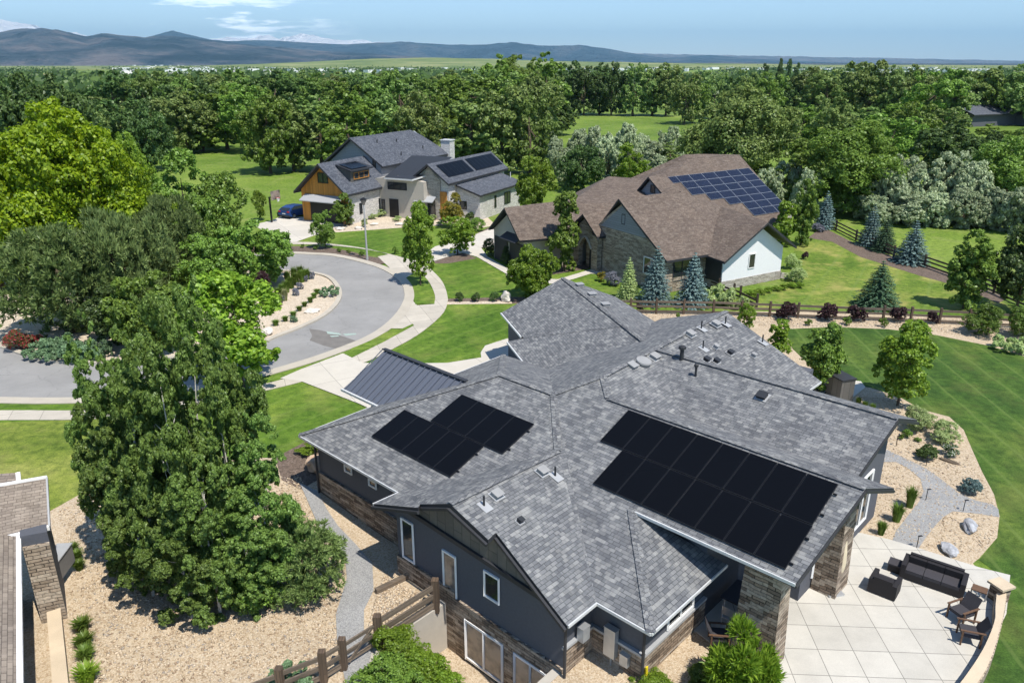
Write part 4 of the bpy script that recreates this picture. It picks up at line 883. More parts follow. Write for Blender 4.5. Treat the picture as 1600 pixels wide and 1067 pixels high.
for s, w in ((85.6, .5), (89.0, 1.8)): window(ff, (s, 44.1, 1.7), w, 1.5, NFr, fh, fm='black_metal', mull=int(w > 1))
window(ff, (80.5, 58.6, 6.0), .5, 1.2, NFf, fh, fm='black_metal')
# shed dormer on the garage roof
m_ = MB().slab([ff(73.8, 59.4, 6.75), ff(77.9, 59.4, 6.75), ff(78.1, 57.0, 6.15), ff(73.6, 57.0, 6.15)], .15); m_.build('dormer_roof', M['dark_trim'], fh)
m_ = MB(); prof = [(57.4, 4.4), (59.3, 6.2), (59.3, 6.6), (57.4, 6.1)]
a = [ff(74.0, t, z) for t, z in prof]; b_ = [ff(77.7, t, z) for t, z in prof]; m_.face(a); m_.face(b_[::-1])
for i in range(4): j = (i + 1) % 4; m_.face([a[j], a[i], b_[i], b_[j]])
m_.build('dormer_wall', M['siding'], fh)
window(ff, (76.0, 57.36, 5.4), 3.0, .8, NFr, fh, fm='wood_orange', mull=2)
def fz(t, z0, t0, k): return z0 - k * (t0 - t)
def f_row(zf, s0, t0, w, dt, n_):
    a = Vector(ff(s0, t0, zf(t0))); b_ = Vector(ff(s0, t0 + dt, zf(t0 + dt))); dy = b_ - a; dx = Vector(ff(w, 0, 0)); nrm = dx.cross(dy).normalized()
    for k in range(n_): panel(fh, a + dx * k, dx, dy, nrm)
f_row(lambda t: 6.75 - .76 * (49.75 - t), 80.2, 47.6, 1.05, 1.75, 6); f_row(lambda t: 6.75 - .76 * (49.75 - t), 87.2, 47.6, 1.05, 1.75, 7)
f_row(lambda t: 6.78 - .25 * (59.4 - t), 74.0, 57.2, 1.05, 1.8, 3)
m_ = MB().box(ff(97, 57.6, 6.2), (1.3, 1.5, 3.0), R(64)); m_.build('chimney', M['white_brick'], fh)
m_ = MB().box(ff(97, 57.6, 7.76), (1.5, 1.7, .12), R(64)); m_.build('chimney_cap', M['gutter'], fh)
for (s, t, zz) in ((84, 60.5, 8.25), (88, 60.2, 8.05), (92, 58.6, 6.9), (86, 58.2, 6.65)):
    MB().tube([ff(s, t, zz - .2), ff(s, t, zz + .5)], .07, 8).build('vent_pipe', M['vent_dark'], fh)
MB().tube([ff(92.8, 45.5, 3.6), ff(92.8, 45.5, 4.4)], .06, 8).build('vent_pipe', M['gutter'], fh)

# ------------------------------------------------------------------ tan-roofed house at the left edge
lh = empty('tan_roofed_house', P(0, 900, 0), 'tan shingle-roofed house with white gutters cut by the left edge of the photo', 'house')
b1, c1, d1 = P(73, 745, 3.9), P(77, 822, 3.05), P(-60, 856, 3.05); a1_ = P(-60, 768, 3.9)
m_ = MB(); m_.slab([b1, c1, d1, a1_], .16, 0, 1); e_ = P(28, 738, 3.95); m_.slab([e_, P(30, 762, 3.7), P(-60, 778, 3.7), P(-60, 744, 3.95)], .16, 0, 1)
g1, g2 = Vector(P(29, 838, 3.0)), Vector(P(32, 1150, 3.0)); inn = Vector((-1, -.25, .38)).normalized()
m_.slab([g1, g2, g2 + inn * 9, g1 + inn * 9], .16, 0, 1); m_.build('roof', [M['shingle_tan'], M['white_trim']], lh)
def lg(a, b_, w=.14, n_='gutter', m__='white_trim'): MB().bar(Vector(a) + Vector((0, 0, -.04)), Vector(b_) + Vector((0, 0, -.04)), w, .14).build(n_, M[m__], lh)
lg(c1, d1, n_='gutter'); lg(g1, g2, n_='gutter'); lg(b1, a1_, n_='ridge_trim'); lg(b1, c1, .06, 'rake_board', 'grey_trim'); lg(e_, P(30, 762, 3.7), n_='rake_board')
wr = Vector((g2.x - g1.x, g2.y - g1.y, 0)).normalized(); wn_ = Vector((wr.y, -wr.x, 0))
if wn_.x < 0: wn_ = -wn_
m_ = MB(); q0 = Vector((g1.x, g1.y, 0)) - wn_ * .5 - wr * 1.5; q1 = Vector((g2.x, g2.y, 0)) - wn_ * .5
m_.prism([q0[:2], q1[:2], (q1 - wn_ * 6)[:2], (q0 - wn_ * 6)[:2]], -2.6, 2.9); m_.build('wall', M['stucco_blue'], lh)
s0_ = Vector(P(37, 860, 1.6)); s1_ = Vector(P(84, 965, .4))
m_ = MB(); k0 = Vector(P(40, 840, 2.6)); foot = [P(46, 835, 2.4), P(76, 832, 2.4), P(98, 960, 0), P(72, 1010, -.4)]
w0 = Vector((*P(78, 850, 2.6)[:2], 0)); w1 = Vector((*P(36, 858, 2.6)[:2], 0))
m_.prism([w0[:2], w1[:2], (w1 + wr * -2.2)[:2], (w0 + wr * -2.2)[:2]], -1.0, 3.1); m_.build('wing_wall', M['stucco_blue'], lh)  # shade on this wing is put into its colour: dark slate stucco
m_ = MB(); m_.prism([w0[:2], w1[:2], (w1 + wr * .12)[:2], (w0 + wr * .12)[:2]], -2.4, 2.7); m_.build('stone_wainscot', M['stone_light'], lh)
m_ = MB(); x0 = Vector(P(86, 960, 0)); m_.bar(P(85, 958, .05), P(100, 1120, .05), .42, .3); m_.build('window_well_curb', M['sandstone'], lh)
MB().tube([P(67, 830, 3.0), P(73, 870, 1.8), P(84, 945, 0.1)], .05, 8).build('downspout', M['grey_trim'], lh)
ac = empty('air_conditioner', P(105, 885, 0), 'low dark utility box in the rock bed beside the tan-roofed house', 'utility box')
c = P(97, 890, 0); MB().box((c[0], c[1], 0), (.5, 1.1, .75), .1, base=True).build('cabinet', M['stucco_grey'], ac); MB().box((c[0], c[1], .76), (.56, 1.16, .04), .1, base=True).build('lid', M['grey_trim'], ac)
# far house among the trees
dh = empty('distant_house', P(1566, 197, 0), 'dark house with low blue-grey roofs half hidden by trees at the upper right', 'house')
df = frame(25); d0 = P(1566, 197, 0)
def dl(x, y, z): c_, s_ = math.cos(R(25)), math.sin(R(25)); return (d0[0] + x * c_ - y * s_, d0[1] + x * s_ + y * c_, z)
m_ = MB(); m_.slab([dl(-14, 0, 3.6), dl(8, 0, 3.6), dl(8, 7, 6.2), dl(-14, 7, 6.2)], .3, 0, 1); m_.slab([dl(-14, 14, 3.6), dl(8, 14, 3.6), dl(8, 7, 6.2), dl(-14, 7, 6.2)], .3, 0, 1)
m_.slab([dl(6, -9, 2.9), dl(20, -9, 2.9), dl(20, -3, 5.0), dl(6, -3, 5.0)], .3, 0, 1); m_.slab([dl(6, 3, 2.9), dl(20, 3, 2.9), dl(20, -3, 5.0), dl(6, -3, 5.0)], .3, 0, 1)
m_.build('roof', [M['shingle_dark'], M['dark_trim']], dh)
m_ = MB(); m_.prism([dl(-13, 1, 0)[:2], dl(7.5, 1, 0)[:2], dl(7.5, 13, 0)[:2], dl(-13, 13, 0)[:2]], 0, 3.7); m_.build('wall', M['stucco_blue'], dh)
m_ = MB(); m_.prism([dl(7, -8, 0)[:2], dl(19, -8, 0)[:2], dl(19, 2, 0)[:2], dl(7, 2, 0)[:2]], 0, 3.0); m_.build('wing_wall', M['stucco_blue'], dh)
MB().box(dl(-6, 7, 6.3), (1, 1.4, 1.4), R(25), base=True).build('chimney', M['dark_trim'], dh)

# ------------------------------------------------------------------ foliage
def foliage(name, dark, light, trans=.3, hue=.06, flowers=None):
    m = bpy.data.materials.new(name); m.use_nodes = True; nt = m.node_tree; nt.nodes.clear()
    out = nt.nodes.new('ShaderNodeOutputMaterial'); g = nt.nodes.new('ShaderNodeNewGeometry'); oi = nt.nodes.new('ShaderNodeObjectInfo')
    stops = [(0, dark), (.55, [(a + b_) / 2 for a, b_ in zip(dark, light)]), (1, light)]
    if flowers: stops = [(0, dark), (1 - flowers[1], light), (1 - flowers[1] + .02, flowers[0])]
    c = ramp(nt, g.outputs['Random Per Island'], stops)
    hsv = nt.nodes.new('ShaderNodeHueSaturation'); nt.links.new(c, hsv.inputs['Color'])
    nt.links.new(mapr(nt, oi.outputs['Random'], 0, 1, .5 - hue * .35, .5 + hue * .25), hsv.inputs['Hue']); nt.links.new(mapr(nt, oi.outputs['Random'], 0, 1, .78, 1.22), hsv.inputs['Value'])
    d = nt.nodes.new('ShaderNodeBsdfDiffuse'); t = nt.nodes.new('ShaderNodeBsdfTranslucent'); gl = nt.nodes.new('ShaderNodeBsdfGlossy'); gl.inputs['Roughness'].default_value = .45
    nt.links.new(hsv.outputs[0], d.inputs['Color']); nt.links.new(hsv.outputs[0], t.inputs['Color']); gl.inputs['Color'].default_value = (.5, .55, .5, 1)
    m1 = nt.nodes.new('ShaderNodeMixShader'); m1.inputs[0].default_value = trans; nt.links.new(d.outputs[0], m1.inputs[1]); nt.links.new(t.outputs[0], m1.inputs[2])
    m2 = nt.nodes.new('ShaderNodeMixShader'); m2.inputs[0].default_value = .04; nt.links.new(m1.outputs[0], m2.inputs[1]); nt.links.new(gl.outputs[0], m2.inputs[2])
    nt.links.new(m2.outputs[0], out.inputs[0]); return m
FO = {
 'aspen': foliage('aspen_leaves', (.08, .145, .028), (.27, .41, .09), .4, .03),
 'green': foliage('green_leaves', (0.0922, 0.174, 0.0253), (0.253, 0.391, 0.0634), .35, .04),
 'wood': foliage('cottonwood_leaves', (0.11, 0.183, 0.0486), (0.292, 0.391, 0.105), .32, .05),
 'dark': foliage('dark_leaves', (0.0448, 0.0896, 0.0256), (0.128, 0.205, 0.0512), .3, .04),
 'bright': foliage('lime_leaves', (.15, .26, .008), (.37, .50, .02), .42, .01),
 'lime': foliage('fresh_leaves', (0.115, 0.218, 0.0179), (0.294, 0.435, 0.0448), .4, .02),
 'olive': foliage('pine_needles', (.075, .125, .035), (.26, .35, .11), .2, .01),
 'brownpine': foliage('olive_pine_needles', (.075, .115, .035), (.25, .33, .11), .2, .01),
 'silver': foliage('silver_leaves', (.22, .29, .14), (.56, .64, .40), .32, .01),
 'sage': foliage('pale_leaves', (.26, .36, .11), (.55, .66, .30), .3, .01),
 'blue': foliage('blue_spruce_needles', (.07, .12, .115), (.22, .33, .32), .08, .01),
 'spruce': foliage('green_spruce_needles', (0.0358, 0.0794, 0.0448), (0.102, 0.179, 0.0896), .08, .01),
 'maroon': foliage('maroon_leaves', (.025, .012, .015), (.09, .04, .045), .2, .01),
 'rose': foliage('rose_bush', (.04, .07, .018), (.09, .14, .035), .2, .01, ((.5, .02, .07), .36)),
 'white_fl': foliage('white_flower_bush', (.04, .08, .018), (.09, .15, .035), .2, .01, ((.85, .85, .8), .14)),
 'lavender': foliage('lavender_flowers', (.14, .15, .17), (.30, .31, .38), .2, .01),
 'grass': foliage('ornamental_grass', (.07, .13, .016), (.19, .28, .05), .35, .02),
 'palegrass': foliage('feathery_grass', (.16, .22, .06), (.45, .42, .24), .3, .01),
 'juniper': foliage('juniper_needles', (.07, .135, .06), (.22, .34, .18), .2, .01),
 'orange': foliage('turning_leaves', (.13, .14, .015), (.34, .27, .04), .35, .01),
}
def unit(n, r):
    v = r.normal(size=(n, 3)); return v / np.linalg.norm(v, axis=1, keepdims=True)
def cards(pts, nrm, size, r, aspect=.62, fold=True):
    n = len(pts); t = np.cross(nrm, unit(n, r)); t /= (np.linalg.norm(t, axis=1, keepdims=True) + 1e-9); b_ = np.cross(nrm, t)
    s = size[:, None]; a = pts + t * s * .5; c = pts - t * s * .5; w = b_ * s * .5 * aspect; lift = nrm * s * .1
    v = np.stack([a, pts + w + lift, c, pts - w + lift], 1).reshape(-1, 3)
    return v, np.arange(n * 4).reshape(-1, 4)
def blob_cards(lobes, n, leaf, r, sub=.38, up=.35, gap=34, squash=1.0):
    """leaf cards gathered in sub-clumps over the outside of a set of lobes"""
    c = np.array([l[0] for l in lobes]); rad = np.array([l[1] for l in lobes]); wgt = rad ** 2; wgt /= wgt.sum()
    ncl = max(8, n // gap); li = r.choice(len(lobes), ncl, p=wgt); d = unit(ncl, r); d[:, 2] = np.where(d[:, 2] < -.55, -d[:, 2], d[:, 2])
    cc = c[li] + d * rad[li][:, None] * np.array([1, 1, squash]) * r.uniform(.72, 1.03, (ncl, 1))
    dist = np.linalg.norm(cc[:, None, :] - c[None], axis=2) / rad[None]; dist[np.arange(ncl), li] = 9
    keep = dist.min(1) > .62; cc = cc[keep]; d = d[keep]; li = li[keep]; sr = rad[li] * sub * r.uniform(.6, 1.25, len(li))
    per = max(4, n // max(1, len(cc))); k = len(cc) * per
    u = unit(k, r); u = u + np.repeat(d, per, 0) * .5; u /= np.linalg.norm(u, axis=1, keepdims=True)
    p = np.repeat(cc, per, 0) + u * np.repeat(sr, per)[:, None] * r.uniform(.3, 1.0, (k, 1)) ** .7 * np.array([1, 1, .8]) * (1 + .35 * (r.random((k, 1)) > .9))
    nr = u * .8 + np.array([0, 0, up]) + r.normal(size=(k, 3)) * .38; nr /= np.linalg.norm(nr, axis=1, keepdims=True)
    return cards(p, nr, leaf * r.uniform(.6, 1.35, k), r)
def mb_arrays(m_):
    v = np.array(m_.v); q = np.array([f if len(f) == 4 else (f + f[-1:] * (4 - len(f)))[:4] for f in m_.f if len(f) == 4]); return v, q
def trunk_mesh(h, r0, top, limbs, r, lean=.0, wob=.15):
    m_ = MB(); pts = [(r.normal() * wob * k / 4 + lean * k / 4, r.normal() * wob * k / 4, top * k / 5) for k in range(6)]
    pts[0] = (0, 0, -.15); m_.tube(pts, [r0 * (1.25 if k == 0 else 1 - k * .15) for k in range(6)], 7, cap=False)
    for e in limbs:
        k = r.integers(2, 5); a = Vector(pts[k]); b_ = Vector(e); mid = (a + b_) / 2 + Vector((0, 0, -.08 * (b_ - a).length)); m_.tube([a, mid, a.lerp(b_, .92)], [r0 * .45, r0 * .28, r0 * .1], 5, cap=False)
    return mb_arrays(m_)
PROTO = {}
def ellipsoid_lobes(nl, cx, rx, ry, rz, r, lr=(.3, .45), flat=0, topheavy=0):
    out = []
    for k in range(nl):
        d = unit(1, r)[0] * r.uniform(.35, 1) ** .6; z = d[2]
        shrink = 1 - .35 * max(0, z) ** 2
        out.append((np.array([d[0] * rx * .68 * shrink, d[1] * ry * .68 * shrink, cx + z * rz * .72]), r.uniform(*lr) * min(rx, rz) * (1 - .25 * abs(z))))
    return out
def make_broad(key, seed, h=12, w=10, cz=.56, rz=.46, nl=26, n=5000, leaf=.42, lr=(.26, .42), trunk=True, sub=.38, tr=.3, low=.07, gap=34):
    r = np.random.default_rng(seed); lobes = ellipsoid_lobes(nl, h * cz, w / 2, w / 2, h * rz, r, lr)
    v, q = blob_cards(lobes, n, leaf, r, sub, gap=gap); zmax = v[:, 2].max(); rr = np.percentile(np.abs(v[:, :2]), 99)
    zmin = np.percentile(v[:, 2], .5); zb = h * low; v[:, 2] = zb + (v[:, 2] - zmin) * (h - zb) / (zmax - zmin); v[:, :2] *= (w / 2) / rr
    tv, tq = trunk_mesh(h, tr, h * .72, [l[0] * .85 for l in lobes[:9]], r)
    PROTO[key] = dict(h=h, w=w, crown=(v, q), trunk=(tv, tq))
def make_spruce(key, seed, h=5.0, w=3.6, n=9, leaf=.16, tiers=17, start=.04, droop=.25):
    r = np.random.default_rng(seed); P_, N_ = [], []
    for i in range(tiers):
        f = i / (tiers - 1); z = h * (start + (1 - start) * f ** .93); R_ = w / 2 * (1 - f) ** .82 * r.uniform(.9, 1.08) + .06
        nb = max(5, int(22 * (1 - f) + 5))
        for b_ in range(nb):
            a = 2 * math.pi * (b_ + r.uniform(-.4, .4)) / nb + i * .7; L = R_ * r.uniform(.78, 1.08); m_ = max(4, int(L / (leaf * .33)))
            for k in range(m_):
                t = (k + .7) / m_; x = L * t
                for s_ in range(n // 3):
                    P_.append((math.cos(a) * x + r.normal() * .05 * (1 + L * (1 - t) * .7), math.sin(a) * x + r.normal() * .05 * (1 + L * (1 - t) * .7), z - droop * x * x / max(.5, L) * .5 + L * .1 * t + r.normal() * .03)); N_.append((math.cos(a) * .35 + r.normal() * .35, math.sin(a) * .35 + r.normal() * .35, .9))
    p = np.array(P_); nr = np.array(N_); nr /= np.linalg.norm(nr, axis=1, keepdims=True)
    v, q = cards(p, nr, leaf * r.uniform(.7, 1.3, len(p)), r, .45)
    m_ = MB(); m_.tube([(0, 0, -.1), (0, 0, h * .5), (0, 0, h * .97)], [.12, .07, .02], 7, cap=False)
    PROTO[key] = dict(h=h, w=w, crown=(v, q), trunk=mb_arrays(m_))
def make_pine(key, seed, h=9, w=9, n=900, needle=.34, per=15, nl=26, cz=.5, rz=.46, lr=(.22, .36)):
    r = np.random.default_rng(seed); lobes = ellipsoid_lobes(nl, h * cz, w / 2, w / 2, h * rz, r, lr)
    c = np.array([l[0] for l in lobes]); rad = np.array([l[1] for l in lobes]); wg = rad ** 2 / (rad ** 2).sum(); li = r.choice(nl, n, p=wg); d = unit(n, r); d[:, 2] = np.abs(d[:, 2]) * .9 - .1
    cc = c[li] + d * rad[li][:, None] * r.uniform(.75, 1.05, (n, 1)); k = n * per
    u = unit(k, r) * .75 + np.repeat(d, per, 0) * .7 + np.array([0, 0, .35]); u /= np.linalg.norm(u, axis=1, keepdims=True)
    base = np.repeat(cc, per, 0); tip = base + u * needle * r.uniform(.6, 1.2, (k, 1)); s = np.cross(u, unit(k, r)); s /= np.linalg.norm(s, axis=1, keepdims=True); wd = needle * .10
    v = np.stack([base - s * wd * .5, base + u * needle * .4 + s * wd, tip, base + u * needle * .4 - s * wd], 1).reshape(-1, 3); q = np.arange(k * 4).reshape(-1, 4)
    zn = np.percentile(v[:, 2], .5); v[:, 2] = .02 * h + (v[:, 2] - zn) * .98 * h / (v[:, 2].max() - zn); rr = np.percentile(np.abs(v[:, :2]), 99); v[:, :2] *= (w / 2) / rr; tv, tq = trunk_mesh(h, .22, h * .75, [l[0] * .9 for l in lobes[:10]], r)
    PROTO[key] = dict(h=h, w=w, crown=(v, q), trunk=(tv, tq))
def make_tuft(key, seed, h=.7, w=.8, n=260, wide=.022, lean=1.0):
    r = np.random.default_rng(seed); a = r.uniform(0, 2 * math.pi, n); rad = r.uniform(0, .22, n) * w; out = r.uniform(.2, 1, n) * w * .5 * lean; hh = h * r.uniform(.6, 1, n) * (1 - .3 * (out / w) ** 2)
    b0 = np.stack([np.cos(a) * rad, np.sin(a) * rad, np.zeros(n)], 1); dr = np.stack([np.cos(a), np.sin(a), np.zeros(n)], 1); sd_ = np.stack([-np.sin(a), np.cos(a), np.zeros(n)], 1)
    mid = b0 + dr * out[:, None] * .35 + np.array([0, 0, 1]) * hh[:, None] * .7; tip = b0 + dr * out[:, None] + np.array([0, 0, 1]) * hh[:, None] * r.uniform(.75, 1, (n, 1))
    v = np.stack([b0 - sd_ * wide * .5, b0 + sd_ * wide * .5, mid + sd_ * wide, mid - sd_ * wide, tip], 1)
    vv = v.reshape(-1, 3); base = np.arange(n)[:, None] * 5; q = np.concatenate([base + np.array([[0, 1, 2, 3]]), base + np.array([[3, 2, 4, 4]])], 0)
    q2 = np.concatenate([base + np.array([[0, 1, 2, 3]])], 0); t = np.stack([v[:, 3], v[:, 2], v[:, 4], (v[:, 3] + v[:, 4]) / 2], 1).reshape(-1, 3)
    allv = np.concatenate([v[:, :4].reshape(-1, 3), t]); qq = np.arange(len(allv)).reshape(-1, 4)
    PROTO[key] = dict(h=h, w=w, crown=(allv, qq), trunk=None)
def make_mound(key, seed, h=.9, w=1.2, n=7000, leaf=.06, nl=10, sub=.4, lr=(.3, .5), cz=.45):
    r = np.random.default_rng(seed); lobes = ellipsoid_lobes(nl, h * cz, w / 2, w / 2, h * .55, r, lr); v, q = blob_cards(lobes, n, leaf, r, sub)
    v[:, 2] = np.maximum(v[:, 2], .01) * h / v[:, 2].max(); rr = np.percentile(np.abs(v[:, :2]), 99); v[:, :2] *= (w / 2) / rr
    PROTO[key] = dict(h=h, w=w, crown=(v, q), trunk=None)
make_broad('far0', 20, 14, 11, .54, .47, 40, 14000, .36, (.16, .30), sub=.42); make_broad('far1', 21, 14, 8.5, .54, .47, 34, 9500, .36, (.14, .27), sub=.45)
make_broad('far2', 22, 14, 13, .52, .46, 54, 17000, .36, (.12, .24), sub=.42); make_broad('far3', 23, 14, 10, .56, .46, 60, 11000, .34, (.09, .19), sub=.55)
make_broad('far4', 24, 14, 7.5, .53, .48, 44, 11000, .34, (.14, .26), sub=.45)
for i in range(3): make_broad(f'mid{i}', 40 + i, 5.5, 3.6, .56, .46, 26, 15000, .14, (.22, .38), tr=.07, sub=.42, low=.13)
for i in range(2): make_broad(f'col{i}', 50 + i, 5.5, 2.0, .53, .48, 30, 15000, .125, (.28, .46), tr=.06, sub=.45, low=.05)
for i in range(2): make_broad(f'big{i}', 60 + i, 13, 12, .53, .48, 60, 60000, .24, (.14, .27), tr=.3, sub=.42, low=.04)
for i in range(3): make_broad(f'asp{i}', 70 + i, 10, 4.6, .56, .48, 85, 90000, .08, (.07, .17), tr=.09, sub=.42, low=.0, gap=62)
for i in range(2): make_broad(f'sil{i}', 80 + i, 5, 5, .5, .5, 36, 18000, .2, (.16, .3), tr=.12, sub=.45, low=.01)
make_broad('rnd0', 90, 5, 6, .52, .5, 34, 30000, .155, (.18, .32), tr=.12, low=.03)
for i in range(2): make_spruce(f'spr{i}', 100 + i)
for i in range(2): make_pine(f'pin{i}', 110 + i, 9, 9, 2600, .36, 13, 40)
make_pine('pinyon', 120, 3.4, 3.0, 1500, .16, 13, 26, lr=(.22, .36)); make_pine('mugo', 121, 2.6, 2.2, 420, .26, 20, 16)
make_tuft('tuft0', 130); make_tuft('tuft1', 131, 1.2, .9, 420, .02, .8)
for i in range(2): make_mound(f'mound{i}', 140 + i)
make_mound('bush0', 145, 1.5, 1.8, 14000, .06, 18); make_mound('wide0', 146, .5, 1.8, 12000, .065, 18)
for key, d in PROTO.items():
    d['cm'] = np_mesh(key, d['crown'][0], d['crown'][1], [FO['green']])
    if d['trunk'] is not None:
        d['tm'] = np_mesh('trunk', d['trunk'][0], d['trunk'][1], [M['bark']])
        v = np.concatenate([d['crown'][0], d['trunk'][0]]); q = np.concatenate([d['crown'][1], d['trunk'][1] + len(d['crown'][0])])
        mi = np.concatenate([np.zeros(len(d['crown'][1])), np.ones(len(d['trunk'][1]))]); d['am'] = np_mesh(key + '_whole', v, q, [FO['green'], M['bark']], mi)
def setmat(o, i, m_): o.material_slots[i].link = 'OBJECT'; o.material_slots[i].material = m_
def depth_of(p, zz): return p[1] * math.cos(PITCH) + (CAM_H - zz) * math.sin(PITCH)
def plant(name, key, col, u, vb, vt, wpx, label, cat, group=None, parts=True, z=None, sz=None, bark=None, part='crown'):
    p = PG(u, vb) if z is None else P(u, vb, z)
    d = PROTO[key]
    if sz: w_, h_ = sz
    else: h_ = max(.1, height_at(p, vt)); w_ = wpx / F_PX * depth_of(p, p[2] + h_ * .5)
    sc = (w_ / d['w'], w_ / d['w'], h_ / d['h']); rz = random.uniform(0, 6.28)
    if parts and d['trunk'] is not None:
        o = empty(name, p, label, cat, group); o.scale = sc; o.rotation_euler[2] = rz
        c = link('crown', d['cm'], o); setmat(c, 0, FO[col]); t = link('trunk', d['tm'], o)
        if bark: setmat(t, 0, M[bark])
    else:
        o = link(name, d['am'] if d['trunk'] is not None else d['cm'], None, p); o.scale = sc; o.rotation_euler[2] = rz; setmat(o, 0, FO[col]); tag(o, label, cat, group)
    return o
# aspens in the rock bed (group), then the trees one by one
AL = 'tall aspen of the dense clump in the tan rock bed'
for (u, vb, vt, w_, k) in ((205, 862, 482, 105, 1), (222, 885, 585, 120, 0), (252, 905, 505, 130, 1), (305, 940, 452, 140, 2), (350, 900, 432, 130, 0), (385, 920, 478, 130, 1), (430, 930, 640, 115, 2), (280, 860, 520, 120, 2), (345, 962, 640, 130, 1), (240, 930, 690, 120, 1), (300, 965, 760, 110, 0), (400, 950, 720, 120, 2)):
    plant('aspen_tree', f'asp{k}', 'aspen', u, vb, vt, w_, AL, 'tree', 'aspens clumped in the rock bed', bark='bark_pale')
plant('aspen_shoots', 'bush0', 'green', 390, 945, 880, 110, 'low bright leafy shoots at the foot of the aspen clump', 'shrub')
plant('pinyon_pine', 'pinyon', 'olive', 490, 932, 812, 115, 'small bushy pinyon pine beside the curved grey gravel path', 'tree')
plant('locust_tree', 'mid0', 'lime', 380, 606, 415, 170, 'yellow-green locust tree at the road edge right behind the aspens', 'tree')
plant('maple_tree', 'big0', 'bright', 140, 432, 150, 235, 'huge lime-green maple, the tallest of the bright trees at left', 'tree')
plant('maple_tree', 'big0', 'bright', 75, 445, 232, 150, 'lower lime maple leaning against the huge one, left of centre of it', 'tree')
plant('ash_tree', 'rnd0', 'green', 235, 420, 300, 100, 'mid-green tree filling the gap below the huge lime maple', 'tree')
plant('ash_tree', 'rnd0', 'green', 330, 440, 300, 100, 'mid-green spreading tree above the round crabapple', 'tree')
plant('maple_tree', 'big1', 'bright', 5, 452, 195, 150, 'lime-green maple cut by the left edge of the photo', 'tree')
plant('maple_tree', 'big1', 'lime', 215, 400, 205, 110, 'narrow yellowish tree at the right flank of the huge lime maple', 'tree')
plant('pine_tree', 'pin0', 'olive', 112, 520, 345, 190, 'wide olive-green pine above the silvery juniper by the road', 'tree')
plant('pine_tree', 'pin1', 'brownpine', 205, 500, 320, 150, 'brownish pine in the middle of the island trees', 'tree')
plant('pine_tree', 'pin0', 'brownpine', 270, 465, 300, 120, 'brown-tipped pine right of the other island pines', 'tree')
plant('pine_tree', 'pin1', 'olive', 180, 470, 335, 120, 'olive pine squeezed between the wide pine and the brownish one', 'tree')
plant('hawthorn_tree', 'rnd0', 'dark', 190, 536, 445, 110, 'dark low tree right of the silvery juniper', 'tree')
plant('hawthorn_tree', 'rnd0', 'green', 250, 545, 425, 130, 'green spreading tree just behind the top of the aspen clump', 'tree')
plant('ash_tree', 'mid1', 'green', 283, 470, 375, 75, 'slim dark-green tree rising in front of the brown-tipped pine', 'tree')
plant('ash_tree', 'mid2', 'green', 300, 405, 228, 105, 'tall green ash right of the huge lime maple', 'tree')
plant('ash_tree', 'mid0', 'green', 348, 412, 268, 90, 'green ash closest to the far end of the road', 'tree')
plant('ash_tree', 'mid1', 'lime', 262, 420, 295, 70, 'lighter green tree wedged between the lime maple and the tall ash', 'tree')
plant('crabapple_tree', 'rnd0', 'green', 402, 448, 345, 125, 'round fresh-green crabapple overhanging the island beside the road bend', 'tree')
plant('crabapple_tree', 'rnd0', 'green', 330, 470, 365, 110, 'spreading green crabapple left of the maroon shrub', 'tree')
plant('young_tree', 'mid0', 'lime', 409, 345, 296, 22, 'tiny lime-green tree beside the basketball hoop', 'tree')
plant('young_tree', 'mid1', 'green', 509, 389, 328, 38, 'young dark-green street tree in the mulch strip', 'tree', part='crown')
plant('young_tree', 'mid2', 'green', 538, 354, 300, 34, 'slender tree at the corner of the orange garage', 'tree')
plant('street_tree', 'mid0', 'lime', 657, 446, 314, 60, 'slim lime-green street tree in the grass verge, tallest by the walk', 'tree')
plant('street_tree', 'mid1', 'lime', 715, 398, 336, 56, 'rounded lime-green tree between the driveway and lawn', 'tree')
plant('young_tree', 'mid2', 'orange', 707, 356, 300, 38, 'orange-tinged young tree at the farmhouse entrance', 'tree')
plant('linden_tree', 'mid1', 'lime', 832, 340, 240, 66, 'lime-green tree between the farmhouse and brown-roofed house', 'tree')
plant('linden_tree', 'rnd0', 'lime', 830, 466, 382, 78, 'round bright tree at the tip of the grey garage roof', 'tree')
plant('columnar_tree', 'col0', 'green', 882, 424, 295, 54, 'tall columnar green tree in front of the brown roofs', 'tree')
plant('linden_tree', 'mid2', 'lime', 985, 300, 222, 58, 'lime-green tree rising behind the brown-roofed house', 'tree')
plant('hawthorn_tree', 'rnd0', 'dark', 907, 300, 225, 68, 'dark tree left of the lime tree behind the brown roofs', 'tree')
plant('blue_spruce', 'spr0', 'blue', 1023, 474, 386, 58, 'blue spruce at the fence, left one of the pair by the brown house', 'tree')
plant('blue_spruce', 'spr1', 'blue', 1080, 478, 396, 58, 'blue spruce at the fence, right one of the pair by the brown house', 'tree')
plant('spruce_tree', 'spr1', 'sage', 981, 468, 403, 38, 'pale green spruce beside the pair of blue spruces', 'tree')
plant('blue_spruce', 'spr0', 'blue', 1287, 357, 300, 38, 'blue spruce behind the narrow trees at the far fence', 'tree')
plant('blue_spruce', 'spr1', 'blue', 1358, 384, 320, 40, 'blue spruce touching the dark green one at the far fence', 'tree')
plant('spruce_tree', 'spr0', 'spruce', 1380, 393, 338, 42, 'dark green spruce between two blue spruces at the far fence', 'tree')
plant('blue_spruce', 'spr0', 'blue', 1422, 411, 346, 58, 'widest blue spruce, right end of the far fence group', 'tree')
plant('spruce_tree', 'spr1', 'spruce', 1369, 480, 409, 72, 'broad dark green spruce alone on the side lawn', 'tree')
